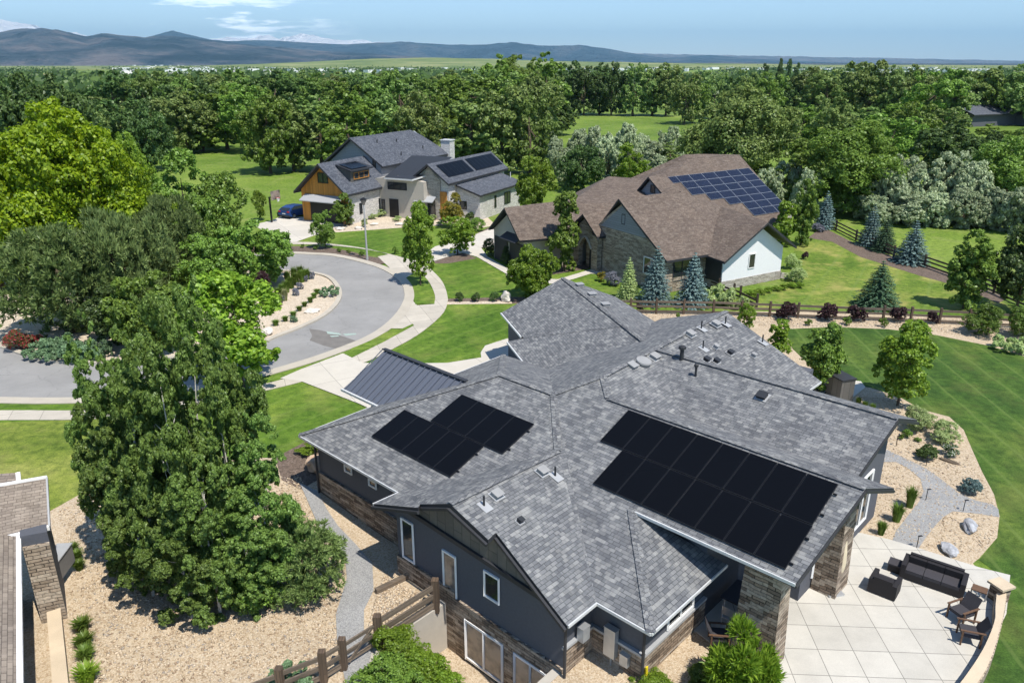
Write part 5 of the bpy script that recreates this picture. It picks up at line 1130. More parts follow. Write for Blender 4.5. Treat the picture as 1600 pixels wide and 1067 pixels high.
plant('pear_tree', 'col1', 'green', 1505, 482, 358, 62, 'upright green tree on the side lawn near the rail fence', 'tree')
plant('pear_tree', 'mid1', 'dark', 1588, 488, 345, 95, 'dark leafy tree cut by the right edge above the rail fence', 'tree')
plant('columnar_tree', 'col0', 'lime', 1222, 385, 312, 38, 'shorter lime-green columnar tree right of the solar array', 'tree')
plant('columnar_tree', 'col1', 'green', 1251, 384, 278, 34, 'taller narrow green tree right of the solar array', 'tree')
plant('columnar_tree', 'col1', 'green', 1280, 612, 500, 56, 'tall narrow tree by the back corner of the grey roof', 'tree')
plant('young_tree', 'col0', 'lime', 1213, 565, 500, 40, 'small bright tree just behind the grey roof edge', 'tree')
plant('young_tree', 'mid0', 'lime', 1165, 520, 474, 28, 'smallest tree peeping over the grey roof near the fence', 'tree')
plant('maple_tree', 'mid0', 'lime', 1402, 634, 503, 100, 'bright bushy tree on the edge of the striped back lawn', 'tree')
plant('mugo_pine', 'mugo', 'lime', 1152, 1085, 962, 108, 'bright green young pine in front of the covered porch', 'tree')
# the woods: every tree its own object, the small far ones as one mesh each
def wood(name, x0, x1, step, vb, vt, w_, col, label, group, jx=12, jb=6, jt=8, keys=('far0', 'far1', 'far2', 'far3', 'far4')):
    x = x0
    while x <= x1:
        u = x + random.uniform(-jx, jx); plant(name, random.choice(keys), random.choice(col) if isinstance(col, tuple) else col, u, vb + random.uniform(-jb, jb), vt + random.uniform(-jt, jt), w_ * random.uniform(.85, 1.2), label, 'tree', group, parts=False)
        x += step
wood('cottonwood_tree', 1545, 1600, 50, 268, 203, 62, ('green', 'dark'), 'leafy tree standing before the walls of the distant house', 'trees before the distant house')
L1 = 'big cottonwood in the front row of the woods behind the farmhouse'; L2 = 'cottonwood in the middle of the woods behind the farmhouse'; L3 = 'distant treetop at the back of the woods below the mountains'
wood('cottonwood_tree', 150, 240, 30, 262, 165, 80, ('wood', 'dark'), 'dark tree of the wood edge left of the meadow', 'trees of the wood edge left of the meadow')
wood('cottonwood_tree', 255, 400, 36, 238, 135, 88, ('wood', 'green', 'dark'), 'dark tree at the far edge of the left meadow', 'trees at the far edge of the left meadow')
wood('cottonwood_tree', 420, 840, 40, 272, 140, 92, ('wood', 'wood', 'green', 'aspen'), L1, 'front row of the woods')
wood('cottonwood_tree', 195, 860, 34, 215, 114, 78, ('wood', 'aspen', 'green', 'dark'), L2, 'middle of the woods')
wood('cottonwood_tree', 205, 790, 30, 185, 113, 62, ('wood', 'aspen'), L3, 'back of the woods', jt=5)
wood('cottonwood_tree', 112, 195, 26, 212, 148, 60, ('wood', 'dark'), 'low tree below the pale field at upper left', 'trees below the pale field')
wood('cottonwood_tree', 780, 862, 27, 205, 84, 66, ('wood', 'green'), 'tallest treetop of the woods, above the farmhouse chimney', 'tallest trees of the woods', jt=5)
wood('cottonwood_tree', 850, 1060, 27, 180, 98, 54, ('wood', 'dark', 'green'), 'tree of the line behind the sunlit meadow', 'trees behind the sunlit meadow', jb=2, jt=6)
wood('cottonwood_tree', 1060, 1250, 27, 190, 113, 52, ('wood', 'dark', 'green'), 'far green tree between the meadow and the tall right-hand trees', 'far trees right of centre', jt=6)
wood('cottonwood_tree', 1255, 1400, 30, 192, 100, 66, ('wood', 'green'), 'tall tree on the horizon right of the poplars', 'tall horizon trees at right', jt=8)
wood('cottonwood_tree', 1425, 1590, 32, 196, 104, 76, ('wood', 'green'), 'tall tree on the horizon above the distant house', 'horizon trees above the distant house', jt=8)
wood('cottonwood_tree', 1250, 1490, 44, 238, 158, 84, ('wood', 'green'), 'mid-distance tree left of and below the distant house', 'mid-distance trees at right', jt=10)
wood('cottonwood_tree', 0, 110, 36, 330, 100, 120, ('wood', 'dark'), 'big dark tree behind the lime maples at the left edge', 'dark trees behind the lime maples', jt=12)
wood('cottonwood_tree', 20, 120, 40, 250, 132, 90, ('dark', 'wood'), 'shaded tree far behind the lime maples', 'shaded trees far behind the maples', jt=8)
for k, (u, vt) in enumerate(((1192, 98), (1213, 90), (1228, 91), (1240, 97))):
    plant('poplar_tree', 'col%d' % (k % 2), 'dark', u, 152, vt, 11, 'narrow dark poplar of the four on the horizon', 'tree', 'poplars on the horizon', parts=False)
plant('cottonwood_tree', 'big0', 'wood', 1150, 292, 128, 175, 'huge airy cottonwood behind the solar array of the brown roofs', 'tree')
plant('cottonwood_tree', 'big1', 'green', 1320, 332, 186, 165, 'big green tree between the columnar trees and the pale shrubs', 'tree')
plant('cottonwood_tree', 'far1', 'green', 1245, 322, 215, 90, 'green tree just right of the huge airy cottonwood', 'tree')
plant('cottonwood_tree', 'far3', 'green', 1385, 262, 178, 110, 'green tree above the pale shrubs, left of the small clearing', 'tree')
plant('cottonwood_tree', 'far4', 'green', 1536, 262, 193, 62, 'green tree hiding the left wing of the distant house', 'tree')
plant('cottonwood_tree', 'far1', 'dark', 1592, 262, 200, 60, 'dark tree hiding the right wing of the distant house', 'tree')
plant('cottonwood_tree', 'far2', 'dark', 1480, 300, 185, 120, 'dark tree in front of the distant house', 'tree')
plant('cottonwood_tree', 'big1', 'green', 1562, 345, 212, 130, 'leafy green tree under the distant house at the right edge', 'tree')
plant('cottonwood_tree', 'far4', 'wood', 1045, 275, 222, 60, 'small grey-green tree left of the huge airy cottonwood', 'tree')
plant('cottonwood_tree', 'far0', 'dark', 876, 212, 160, 50, 'dark round tree at the left end of the sunlit meadow', 'tree')
LS = 'silvery Russian olive of the flowering band behind the brown-roofed house'
for (u, vb, vt, w_) in ((852, 262, 190, 34), (870, 278, 212, 42), (905, 262, 200, 36), (930, 276, 196, 48), (948, 290, 212, 50), (975, 268, 190, 44), (1004, 262, 208, 40), (1018, 275, 218, 44), (1045, 262, 196, 42), (890, 290, 232, 44), (920, 262, 214, 44), (985, 296, 228, 44), (1030, 292, 240, 40)):
    plant('russian_olive', 'sil%d' % random.randint(0, 1), 'silver', u, vb, vt, w_, LS, 'shrub', 'silvery shrubs behind the brown roofs', parts=False)
LS2 = 'pale flowering tree of the silvery belt along the right-hand meadow'
for (u, vb, vt, w_) in ((1195, 330, 262, 50), (1225, 320, 250, 48), (1255, 338, 262, 44), (1385, 345, 262, 60), (1400, 340, 240, 60), (1432, 345, 262, 66), (1458, 340, 262, 60), (1478, 345, 235, 76), (1510, 350, 250, 70), (1535, 356, 290, 66), (1500, 356, 292, 60), (1560, 360, 295, 60), (1590, 366, 290, 60), (1365, 350, 305, 50), (1350, 342, 296, 44), (1415, 352, 300, 60), (1455, 354, 300, 60), (1620, 370, 300, 60)):
    plant('russian_olive', 'sil%d' % random.randint(0, 1), 'silver', u, vb, vt, w_, LS2, 'shrub', 'silvery belt along the meadow', parts=False)

# ------------------------------------------------------------------ shrubs, grasses, small planting
def many(name, key, col, items, label, cat, group, parts=False):
    for it in items: plant(name, key, col, it[0], it[1], it[2], it[3], label, cat, group, parts=False)
many('barberry_shrub', 'mound0', 'maroon', [(1226, 499, 472, 34), (1290, 500, 474, 32), (1340, 502, 478, 30), (1403, 503, 478, 26), (1457, 506, 486, 18), (1000, 488, 474, 12)], 'dark maroon round shrub on rock along the back rail fence', 'shrub', 'maroon shrubs along the back fence')
many('fence_shrub', 'mound1', 'green', [(1262, 509, 498, 11), (1323, 508, 495, 14), (1380, 511, 496, 14), (1441, 514, 502, 11), (1059, 498, 488, 8), (1228, 506, 499, 9)], 'little green shrub between the maroon ones on the rock strip', 'shrub', 'little green shrubs on the rock strip')
plant('lilac_bush', 'bush0', 'grass', 1536, 522, 476, 62, 'large feathery green bush by the back fence, left of two', 'shrub')
plant('lilac_bush', 'bush0', 'grass', 1592, 525, 480, 54, 'large feathery green bush by the back fence, at the photo edge', 'shrub')
plant('juniper_shrub', 'wide0', 'sage', 1578, 548, 526, 60, 'low pale green juniper on the rock strip at the right edge', 'shrub')
plant('dogwood_shrub', 'bush0', 'sage', 1431, 672, 634, 52, 'pale variegated shrub on the rock bed, left of the pair', 'shrub')
plant('dogwood_shrub', 'bush0', 'sage', 1474, 690, 658, 46, 'pale variegated shrub on the rock bed, right of the pair', 'shrub')
plant('mugo_shrub', 'mound0', 'dark', 1445, 715, 696, 36, 'dark flat round pine shrub beside the path light', 'shrub')
many('rock_bed_shrub', 'mound1', 'green', [(1416, 683, 670, 16), (1433, 690, 683, 11), (1408, 687, 678, 9)], 'tiny green shrub in the rock bed near the pale pair', 'shrub', 'tiny shrubs near the pale pair')
plant('flowering_shrub', 'mound1', 'white_fl', 1484, 712, 695, 26, 'small shrub with white flowers on the rock bed', 'shrub')
plant('dwarf_spruce', 'mound0', 'blue', 1513, 769, 749, 32, 'dwarf blue spruce mound near the fork of the gravel path', 'shrub')
plant('ornamental_grass', 'tuft1', 'grass', 1421, 792, 756, 24, 'upright grass clump between the path and the house, topmost of three', 'plant')
plant('ornamental_grass', 'tuft1', 'grass', 1400, 814, 783, 26, 'grass clump between the path and the house, middle of three', 'plant')
plant('ornamental_grass', 'tuft1', 'grass', 1376, 835, 812, 20, 'smallest grass clump near the patio edge', 'plant')
many('yard_grass', 'tuft1', 'grass', [(1340, 635, 618, 12), (1350, 640, 624, 12), (1362, 644, 628, 12)], 'thin grass tuft in the tree shade behind the grey roof', 'plant', 'grass tufts in the tree shade')
many('daylily_clump', 'tuft0', 'grass', [(116, 862, 846, 20), (122, 876, 856, 24), (125, 890, 872, 22)], 'daylily clump in the upper patch beside the tan-roofed house', 'plant', 'daylilies in the upper patch')
many('daylily_clump', 'tuft0', 'grass', [(130, 985, 962, 32), (133, 1008, 988, 34), (135, 1030, 1008, 32)], 'daylily clump in the middle patch beside the tan-roofed house', 'plant', 'daylilies in the middle patch')
plant('daylily_clump', 'tuft0', 'lime', 138, 1066, 1036, 42, 'lime daylily clump at the bottom of the tan rock bed', 'plant')
# shrubs down in the walk-out yard and at the foot of the house
def sh(u, v, z, w_, h_, key, col, label, group=None): return plant('evergreen_shrub', key, col, u, v, 0, 0, label, 'shrub', group, z=z, sz=(w_, h_))
sh(616, 1028, -.7, 1.75, 1.3, 'bush0', 'lime', 'rounded bright green shrub touching the rail fence'); sh(655, 1062, -1.3, 1.8, 1.4, 'bush0', 'lime', 'rounded bright green shrub right of the one touching the fence')
sh(600, 1085, -.9, 2.1, 1.3, 'bush0', 'green', 'deep green shrub at the bottom edge under the fence'); sh(692, 1082, -1.8, 1.3, 1.1, 'bush0', 'lime', 'lime shrub at the bottom edge right of the fence shrubs')
sh(640, 1110, -1.2, 1.8, 1.3, 'bush0', 'green', 'dusty green shrub cut by the bottom edge below the fence shrubs'); sh(455, 1080, -.4, 1.5, .8, 'wide0', 'juniper', 'low green shrub at the fence corner, bottom edge')
sh(1020, 1085, -.3, 1.4, .8, 'bush0', 'lime', 'lime-yellow shrub at the bottom edge left of the mesh cover'); sh(1098, 1085, -.2, 1.3, 1.0, 'bush0', 'grass', 'green shrub at the bottom edge left of the young pine')
plant('euonymus_shrub', 'mound1', 'lime', 486, 708, 692, 40, 'lime-green plant at the left corner of the grey roof', 'shrub')
# island planting
many('island_grass', 'tuft0', 'grass', [(431, 509, 498, 14), (446, 502, 492, 13), (459, 494, 485, 13), (468, 486, 477, 12), (476, 479, 470, 12), (485, 473, 462, 12), (491, 466, 456, 12), (496, 459, 450, 13)], 'little mound of green grass in the row on the island rock', 'plant', 'green mounds in a row on the island')
many('island_sage', 'mound0', 'lavender', [(423, 490, 478, 11), (438, 477, 468, 9), (443, 470, 459, 11), (463, 462, 450, 12), (470, 452, 441, 12), (478, 440, 430, 10), (486, 436, 425, 12)], 'greyish purple plant in the row on the island rock', 'plant', 'greyish purple plants in a row on the island')
many('tall_grass', 'tuft1', 'grass', [(480, 437, 417, 16), (472, 441, 418, 16), (464, 446, 422, 16), (456, 451, 428, 16), (449, 457, 434, 16), (442, 462, 440, 16), (435, 468, 446, 16), (470, 434, 412, 16), (460, 438, 414, 16), (450, 444, 420, 16)], 'tall green grass clump in the hedge-like strip on the island', 'plant', 'tall grass strip on the island')
many('feather_grass', 'tuft1', 'palegrass', [(438, 478, 456, 14), (430, 482, 460, 14), (423, 488, 466, 14), (446, 470, 448, 14)], 'straw-tipped grass clump beside the tall green grasses', 'plant', 'straw-tipped grasses on the island')
plant('spreading_juniper', 'wide0', 'juniper', 516, 462, 448, 32, 'flat blue-green juniper at the island tip', 'shrub')
plant('island_shrub', 'mound0', 'juniper', 460, 503, 494, 14, 'grey-green shrub below the row of mounds on the island', 'shrub')
plant('smoke_bush', 'bush0', 'maroon', 412, 462, 424, 34, 'maroon bush on the island among the green trees', 'shrub')
plant('rose_bush', 'bush0', 'rose', 32, 546, 515, 46, 'red-flowering rose bush at the kerb on the left, leftmost half', 'shrub')
plant('rose_bush', 'mound1', 'rose', 52, 545, 522, 30, 'smaller red rose bush against the silvery juniper', 'shrub')
many('spreading_juniper', 'wide0', 'juniper', [(72, 558, 534, 56), (100, 562, 532, 60), (130, 562, 534, 60), (95, 548, 524, 60), (150, 558, 532, 50)], 'silvery green spreading juniper along the kerb under the pines', 'shrub', 'silvery junipers along the kerb')
# street-side and neighbours' planting
many('mulch_strip_shrub', 'mound1', 'green', [(473, 388, 381, 7), (494, 391, 382, 8), (530, 395, 387, 8), (565, 401, 391, 9), (545, 396, 390, 7), (618, 397, 385, 10)], 'small round shrub in the brown mulch strip across the road', 'shrub', 'small shrubs in the mulch strip')
many('border_shrub', 'mound0', 'dark', [(718, 471, 457, 15), (743, 471, 457, 16), (771, 471, 456, 15)], 'round dark shrub of the three along the rock edging', 'shrub', 'three round shrubs along the rock edging')
plant('boxwood_shrub', 'bush0', 'dark', 766, 400, 372, 24, 'dark shrub at the drive edge, left of the pair by the brown garage', 'shrub'); plant('boxwood_shrub', 'bush0', 'dark', 794, 412, 384, 26, 'dark shrub right of the other one by the brown garage', 'shrub')
plant('boxwood_shrub', 'mound1', 'lime', 779, 399, 388, 12, 'little lime shrub between the dark pair by the brown garage', 'shrub')
plant('boxwood_shrub', 'bush0', 'green', 742, 362, 340, 34, 'green hedge mass at the right end of the farmhouse', 'shrub'); plant('boxwood_shrub', 'mound0', 'dark', 734, 344, 331, 16, 'dark shrub under the farmhouse side window', 'shrub')
many('farmhouse_shrub', 'mound1', 'sage', [(595, 338, 326, 22), (582, 343, 334, 14), (548, 352, 340, 12), (570, 355, 341, 12), (621, 346, 337, 14), (612, 336, 322, 14), (676, 345, 335, 14), (690, 352, 342, 14)], 'pale shrub in the gravel garden in front of the farmhouse', 'shrub', 'pale shrubs in front of the farmhouse')
plant('lavender_bush', 'bush0', 'lavender', 957, 446, 424, 26, 'greyish lavender bush left of the pale spruce', 'shrub'); plant('lavender_bush', 'mound1', 'orange', 940, 440, 424, 16, 'yellowing small bush left of the lavender one', 'shrub')
plant('cotoneaster_shrub', 'wide0', 'sage', 1120, 476, 446, 58, 'broad pale green shrub between the brown house and rail fence', 'shrub'); plant('cotoneaster_shrub', 'wide0', 'sage', 1145, 480, 460, 44, 'lower pale green shrub right against the rail fence', 'shrub')
many('edging_shrub', 'mound1', 'lime', [(1172, 462, 453, 18), (1186, 460, 451, 18), (1200, 457, 449, 16), (1212, 455, 446, 16), (1224, 453, 444, 16), (1236, 450, 441, 16), (1248, 450, 440, 15), (1180, 466, 457, 18)], 'lime shrub of the row at the basement windows of the white gable', 'shrub', 'lime shrubs at the basement windows')
plant('dogwood_shrub', 'bush0', 'sage', 1237, 420, 396, 26, 'pale shrub at the far corner of the white gable wall', 'shrub'); plant('dogwood_shrub', 'bush0', 'sage', 1243, 440, 417, 32, 'pale shrub nearer the lime row at the white gable', 'shrub')
plant('smoke_bush', 'mound0', 'maroon', 1257, 405, 393, 12, 'small maroon shrub on a mulch ring of the side lawn', 'shrub'); plant('lavender_bush', 'mound0', 'lavender', 1278, 362, 350, 24, 'lavender patch below the far blue spruce', 'shrub')
plant('meadow_bush', 'mound0', 'dark', 439, 338, 327, 14, 'dark shrub on the meadow edge behind the parked car', 'shrub')

# ------------------------------------------------------------------ fences
def rail_fence(name, label, pts, hgt, wood, parent_group=None, rails=3, rail_w=.14, post_w=.15):
    root = empty(name, pts[0], label, 'fence')
    for p in pts:
        m_ = MB(); m_.box((p[0], p[1], p[2] - .1), (post_w, post_w, hgt + .2), random.uniform(-.1, .1), base=True); m_.build('post', M['wood_post' if wood == 'wood_rail' else wood], root)
    for a, b_ in zip(pts, pts[1:]):
        for k in range(rails):
            z = hgt * (.2 + .33 * k); q = Vector(a) + Vector((0, 0, z + random.uniform(-.02, .02))); w = Vector(b_) + Vector((0, 0, z + random.uniform(-.02, .02)))
            m_ = MB().bar(q, w, .06, rail_w); m_.build('rail', M[wood], root)
    return root
bp = [P(u, v) for u, v in ((896, 488), (940, 489), (985, 489.5), (1025, 490.5), (1068, 491), (1114, 492), (1158, 493.5), (1202, 495), (1246, 497), (1291, 499), (1333, 500.5), (1379, 502), (1422, 504), (1467, 506), (1512, 508), (1556, 511), (1602, 514), (1650, 518))]
rail_fence('rail_fence', 'weathered three-rail wooden fence across the yard behind the grey-roofed house', bp, 1.12, 'wood_rail', rail_w=.16)
fp = [P(u, v) for u, v in ((1262, 338), (1284, 349), (1306, 360), (1337, 376), (1366, 389), (1396, 402), (1444, 417), (1483, 431), (1517, 444), (1552, 459), (1590, 476), (1630, 490))]
rail_fence('rail_fence', 'dark rail fence running down the meadow behind the spruces', fp, 1.1, 'wood_dark')
rail_fence('rail_fence', 'short dark rail fence sloping from the brown house to the long fence', [P(u, v) for u, v in ((1103, 446), (1123, 455), (1146, 463), (1156, 467), (1182, 480))], 1.0, 'wood_dark', rails=2)
fz_ = lambda t: hw(-17.36, t, H0(*hw(-17.36, t, 0)[:2]))
gate_root = rail_fence('rail_fence', 'heavy brown rail fence from the blue wall down to the gravel path gate', [fz_(14.45), fz_(11.9)], 1.2, 'wood_rail', rail_w=.22, post_w=.24)
gt = empty('gate', fz_(11.85), 'wooden gate with diagonal brace across the gravel path', 'gate')
for k in (.25, .6, .95): MB().bar(Vector(fz_(11.72)) + Vector((0, 0, k)), Vector(fz_(10.62)) + Vector((0, 0, k)), .05, .14).build('rail', M['wood_rail'], gt)
MB().bar(Vector(fz_(11.7)) + Vector((.03, 0, 1.0)), Vector(fz_(10.66)) + Vector((.03, 0, .2)), .05, .1).build('brace', M['wood_rail'], gt)
q0 = Vector(fz_(9.75)); q1 = Vector(P(372, 1122, -.4)); q2 = Vector(P(250, 1160, -.4)); q3 = Vector(fz_(10.5))
rail_fence('rail_fence', 'brown rail fence turning left at the bottom edge of the photo', [q3, q0 + Vector((0, 0, 0)), (q0 * .5 + q1 * .5), q1, q2], 1.15, 'wood_rail', rail_w=.16, post_w=.22)
lt = MB(); lt.bar(P(587, 923, -.28), P(637, 899, -.28), .16, .18); tag(lt.build('landscape_timber', M['wood_rail']), 'wooden timber lying in the rock bed from the path to the blue wall', 'timber')

# ------------------------------------------------------------------ patio wall and furniture
def ribbon_wall(name, inner, outer, z0, z1, capz, label):
    root = empty(name, (*inner[0], 0), label, 'wall')
    ii, oo = smooth_line(inner, 5), smooth_line(outer, 5)
    for nm, a, b_, mt in (('wall_body', z0, z1, 'stone_light'), ('cap', z1, capz, 'sandstone')):
        m_ = MB()
        I = offset_line(ii, .03 if nm == 'cap' else 0); O = offset_line(oo, -.03 if nm == 'cap' else 0)
        for k in range(len(I) - 1):
            m_.face([(*I[k], b_), (*O[k], b_), (*O[k + 1], b_), (*I[k + 1], b_)][::-1]); m_.face([(*I[k], a), (*I[k], b_), (*I[k + 1], b_), (*I[k + 1], a)][::-1]); m_.face([(*O[k], a), (*O[k + 1], a), (*O[k + 1], b_), (*O[k], b_)][::-1])
        m_.face([(*I[0], a), (*O[0], a), (*O[0], b_), (*I[0], b_)]); m_.face([(*I[-1], a), (*O[-1], a), (*O[-1], b_), (*I[-1], b_)][::-1])
        m_.build(nm, M[mt], root)
zc = .5
ribbon_wall('seat_wall', [P(u, v, zc)[:2] for u, v in ((1556, 925), (1554, 945), (1552.8, 967.7), (1540, 1001.7), (1523, 1031.5), (1497.5, 1067), (1470, 1100))],
            [P(u, v, zc)[:2] for u, v in ((1574, 925), (1572, 945), (1567.7, 967.7), (1557, 1008), (1544, 1042), (1529, 1067), (1505, 1105))], 0, .44, .5, 'curved sandstone-capped seat wall round the patio edge')
pl = empty('stone_pillar', P(1566, 930, 0), 'square sandstone-capped pillar at the end of the curved seat wall', 'pillar')
c = P(1565, 912, .72); MB().box((c[0], c[1], 0), (.46, .46, .66), .35, base=True).build('shaft', M['stone'], pl); MB().box((c[0], c[1], .66), (.62, .62, .08), .35, base=True).build('cap', M['sandstone'], pl)
def local(o_, ang):
    c_, s_ = math.cos(ang), math.sin(ang); return lambda x, y, z: (o_[0] + x * c_ - y * s_, o_[1] + x * s_ + y * c_, (o_[2] if len(o_) > 2 else 0) + z)
def lbox(m_, L, ang, x0, x1, y0, y1, z0, z1, mi=0): return m_.box(L((x0 + x1) / 2, (y0 + y1) / 2, (z0 + z1) / 2), (x1 - x0, y1 - y0, z1 - z0), ang, mi)
PT = .06
def wicker_seat(name, o_, ang, wid, dep, n_seat, label, cat, group=None):
    root = empty(name, (o_[0], o_[1], PT), label, cat, group); L = local((o_[0], o_[1], PT), ang); aw = .16
    m_ = MB(); lbox(m_, L, ang, 0, wid, 0, dep, .04, .3); m_.build('base', M['wicker'], root)
    m_ = MB(); lbox(m_, L, ang, 0, wid, dep, dep + .14, .04, .72); m_.build('backrest', M['wicker'], root)
    for x in (-aw, wid): m_ = MB(); lbox(m_, L, ang, x, x + aw, 0, dep + .14, .04, .6); m_.build('arm', M['wicker'], root)
    sw = wid / n_seat
    for k in range(n_seat):
        m_ = MB(); lbox(m_, L, ang, k * sw + .01, (k + 1) * sw - .01, .0, dep - .16, .3, .43); m_.build('seat_cushion', M['cushion'], root)
        m_ = MB(); lbox(m_, L, ang, k * sw + .01, (k + 1) * sw - .01, dep - .16, dep - .01, .31, .68); m_.build('back_cushion', M['wicker'], root)
    return root
sa0 = Vector(P(1404, 902, PT)); sa1 = Vector(P(1504, 937, PT)); an = math.atan2(sa1.y - sa0.y, sa1.x - sa0.x); sl = (sa1 - sa0).length
o0 = sa0 + Vector((math.cos(an), math.sin(an), 0)) * .16
wicker_seat('patio_sofa', o0, an, sl - .32, .72, 3, 'long dark wicker sofa with three seats on the patio', 'sofa')
a0_ = Vector(P(1352, 912, PT)); a1v = Vector(P(1394, 938, PT)); an2 = math.atan2(a1v.y - a0_.y, a1v.x - a0_.x) + math.pi
wicker_seat('patio_armchair', Vector(P(1399, 921, PT)), an + math.pi - .05, .62, .62, 1, 'dark wicker armchair facing the long sofa', 'armchair')
ot = empty('side_table', P(1397, 888, PT), 'small square dark table between the sofa and wicker armchair', 'table'); c = P(1398, 890, PT)
MB().box((c[0], c[1], PT + .3), (.5, .5, .05), an, base=True).build('tabletop', M['cushion'], ot); MB().box((c[0], c[1], PT), (.44, .44, .3), an, base=True).build('base', M['wicker'], ot)
st2 = empty('side_table', P(1526, 940, PT), 'small brown-topped table by the seat wall pillar', 'table'); c = P(1527, 936, PT)
MB().box((c[0], c[1], PT + .42), (.48, .38, .04), an, base=True).build('tabletop', M['teak'], st2)
for dx in (-.18, .18):
    for dy in (-.14, .14): MB().box((c[0] + dx, c[1] + dy, PT), (.04, .04, .42), 0, base=True).build('leg', M['galv'], st2)
def wood_chair(o_, ang, label, z=PT, name='wooden_chair'):
    root = empty(name, (o_[0], o_[1], z), label, 'chair'); L = local((o_[0], o_[1], z), ang)
    for x in (-.3, .3):
        for y in (-.28, .28): m_ = MB(); lbox(m_, L, ang, x - .025, x + .025, y - .025, y + .025, 0, .56); m_.build('leg', M['teak'], root)
        m_ = MB(); lbox(m_, L, ang, x - .035, x + .035, -.36, .38, .56, .59); m_.build('armrest', M['teak'], root)
    m_ = MB(); lbox(m_, L, ang, -.27, .27, -.28, .26, .3, .42); m_.build('seat', M['cushion'], root)
    m_ = MB(); m_.face([L(-.27, .2, .36), L(.27, .2, .36), L(.27, .46, .88), L(-.27, .46, .88)]); m_.slab([L(-.27, .2, .4), L(.27, .2, .4), L(.27, .48, .9), L(-.27, .48, .9)], .08); m_.build('backrest', M['cushion'], root)
    return root
wood_chair(P(1500, 968, PT), an - .55, 'wooden armchair with dark cushions, nearer the long sofa'); wood_chair(P(1512, 1000, PT), an - 1.25, 'wooden armchair with dark cushions, nearer the bottom of the seat wall')
# closed parasol beside the stone column
um = empty('parasol', P(1303, 925, PT), 'closed beige parasol on a grey square base beside the stone column', 'parasol'); c = P(1300, 924, PT)
MB().box((c[0], c[1], PT), (.6, .6, .07), .2, base=True).build('base', M['galv'], um)
MB().tube([(c[0], c[1], PT), (c[0] + .02, c[1], 2.5)], .025, 8).build('pole', M['galv'], um)
m_ = MB(); pr_ = []
for k in range(8): pr_.append((c[0] + .12 + .02 * k / 8, c[1] + .02, .75 + 1.7 * k / 7))
m_.tube(pr_, [.05, .17, .2, .19, .17, .14, .1, .03], 9); m_.build('canopy', M['canvas'], um)
# dining set in the shade of the porch
dt = empty('dining_table', P(1165, 945, PT), 'square dark dining table under the porch roof', 'table'); c = hw(-9.0, 21.3, 0)
MB().box((c[0], c[1], .74), (1.25, 1.25, .06), HA, base=True).build('tabletop', M['cushion'], dt)
for a in (-.52, .52):
    for b_ in (-.52, .52): q = hw(-9.0 + a, 21.3 + b_, PT); MB().box(q, (.06, .06, .68), HA, base=True).build('leg', M['galv'], dt)
for k, (ds, dt_, a, lb) in enumerate(((0, -1.0, 0, 'metal-legged chair on the near side of the dining table'), (1.0, 0, 90, 'metal-legged chair on the right side of the dining table'))):
    o_ = hw(-9.0 + ds, 21.3 + dt_, PT); ang = HA + R(a); root = empty('dining_chair', o_, lb, 'chair'); L = local(o_, ang)
    for x in (-.22, .22):
        for y in (-.2, .22): m_ = MB(); lbox(m_, L, ang, x - .015, x + .015, y - .015, y + .015, 0, .45 if y > 0 else .9); m_.build('leg', M['galv'], root)
    m_ = MB(); lbox(m_, L, ang, -.24, .24, -.2, .24, .43, .47); m_.build('seat', M['galv'], root); m_ = MB(); lbox(m_, L, ang, -.24, .24, -.22, -.19, .6, .9); m_.build('backrest', M['galv'], root)
wood_chair(P(1122, 1005, PT), HA + 2.2, 'pale wooden chair at the porch edge behind the young pine')
# grill wall and bench on the small terrace behind the house
gw = empty('outdoor_fireplace', P(1305, 625, 0), 'dark stone outdoor fireplace block on the small terrace behind the roof', 'fireplace'); c = P(1310, 622, 0)
MB().box((c[0], c[1], .04), (.9, 1.2, 1.3), .3, base=True).build('firebox', M['siding'], gw); MB().box((c[0], c[1], 1.34), (1.0, 1.3, .07), .3, base=True).build('cap', M['dark_trim'], gw)
c = P(1297, 612, 0); bn = empty('bench', c, 'pale stone bench beside the outdoor fireplace', 'bench'); MB().box((c[0] - .6, c[1] + .3, .45), (1.4, .5, .1), .3, base=True).build('seat', M['white_trim'], bn); MB().box((c[0] - .6, c[1] + .3, .04), (1.2, .4, .41), .3, base=True).build('base', M['stone_light'], bn)
# basement window well covers
def well_cover(u, v, ang, w, d, label, z=0):
    c = P(u, v, z); root = empty('window_well', c, label, 'well cover'); L = local(c, ang); n = 12
    rim = [L(w / 2 * math.cos(math.pi * k / n), d * math.sin(math.pi * k / n), .12) for k in range(n + 1)]
    m_ = MB(); m_.tube(rim, .03, 6); m_.bar(rim[0], rim[-1], .05, .05); m_.build('rim', M['galv'], root)
    m_ = MB()
    for k in range(n): m_.face([L(0, 0, .13), rim[k], rim[k + 1]])
    m_.build('grille', M['black_metal'], root)
    for k in range(1, 7): x = -w / 2 + w * k / 7; yy = d * math.sqrt(max(0, 1 - (2 * x / w) ** 2)); MB().bar(L(x, 0, .15), L(x, yy, .14), .02, .02).build('bar', M['galv'], root)
    well = MB(); 
    for k in range(n): a, b_ = Vector(rim[k]), Vector(rim[k + 1]); well.face([a, b_, b_ - Vector((0, 0, .15)), a - Vector((0, 0, .15))])
    well.build('curb', M['grey_trim'], root)
well_cover(1050, 1018, HA - math.pi / 2 + math.pi, 1.5, 1.0, 'dark mesh window-well cover at the corner of the stone wall', 0); well_cover(1354, 795, HA + math.pi * 1.5 + math.pi, 1.4, .9, 'dark slatted window-well cover under the roof tip by the patio')
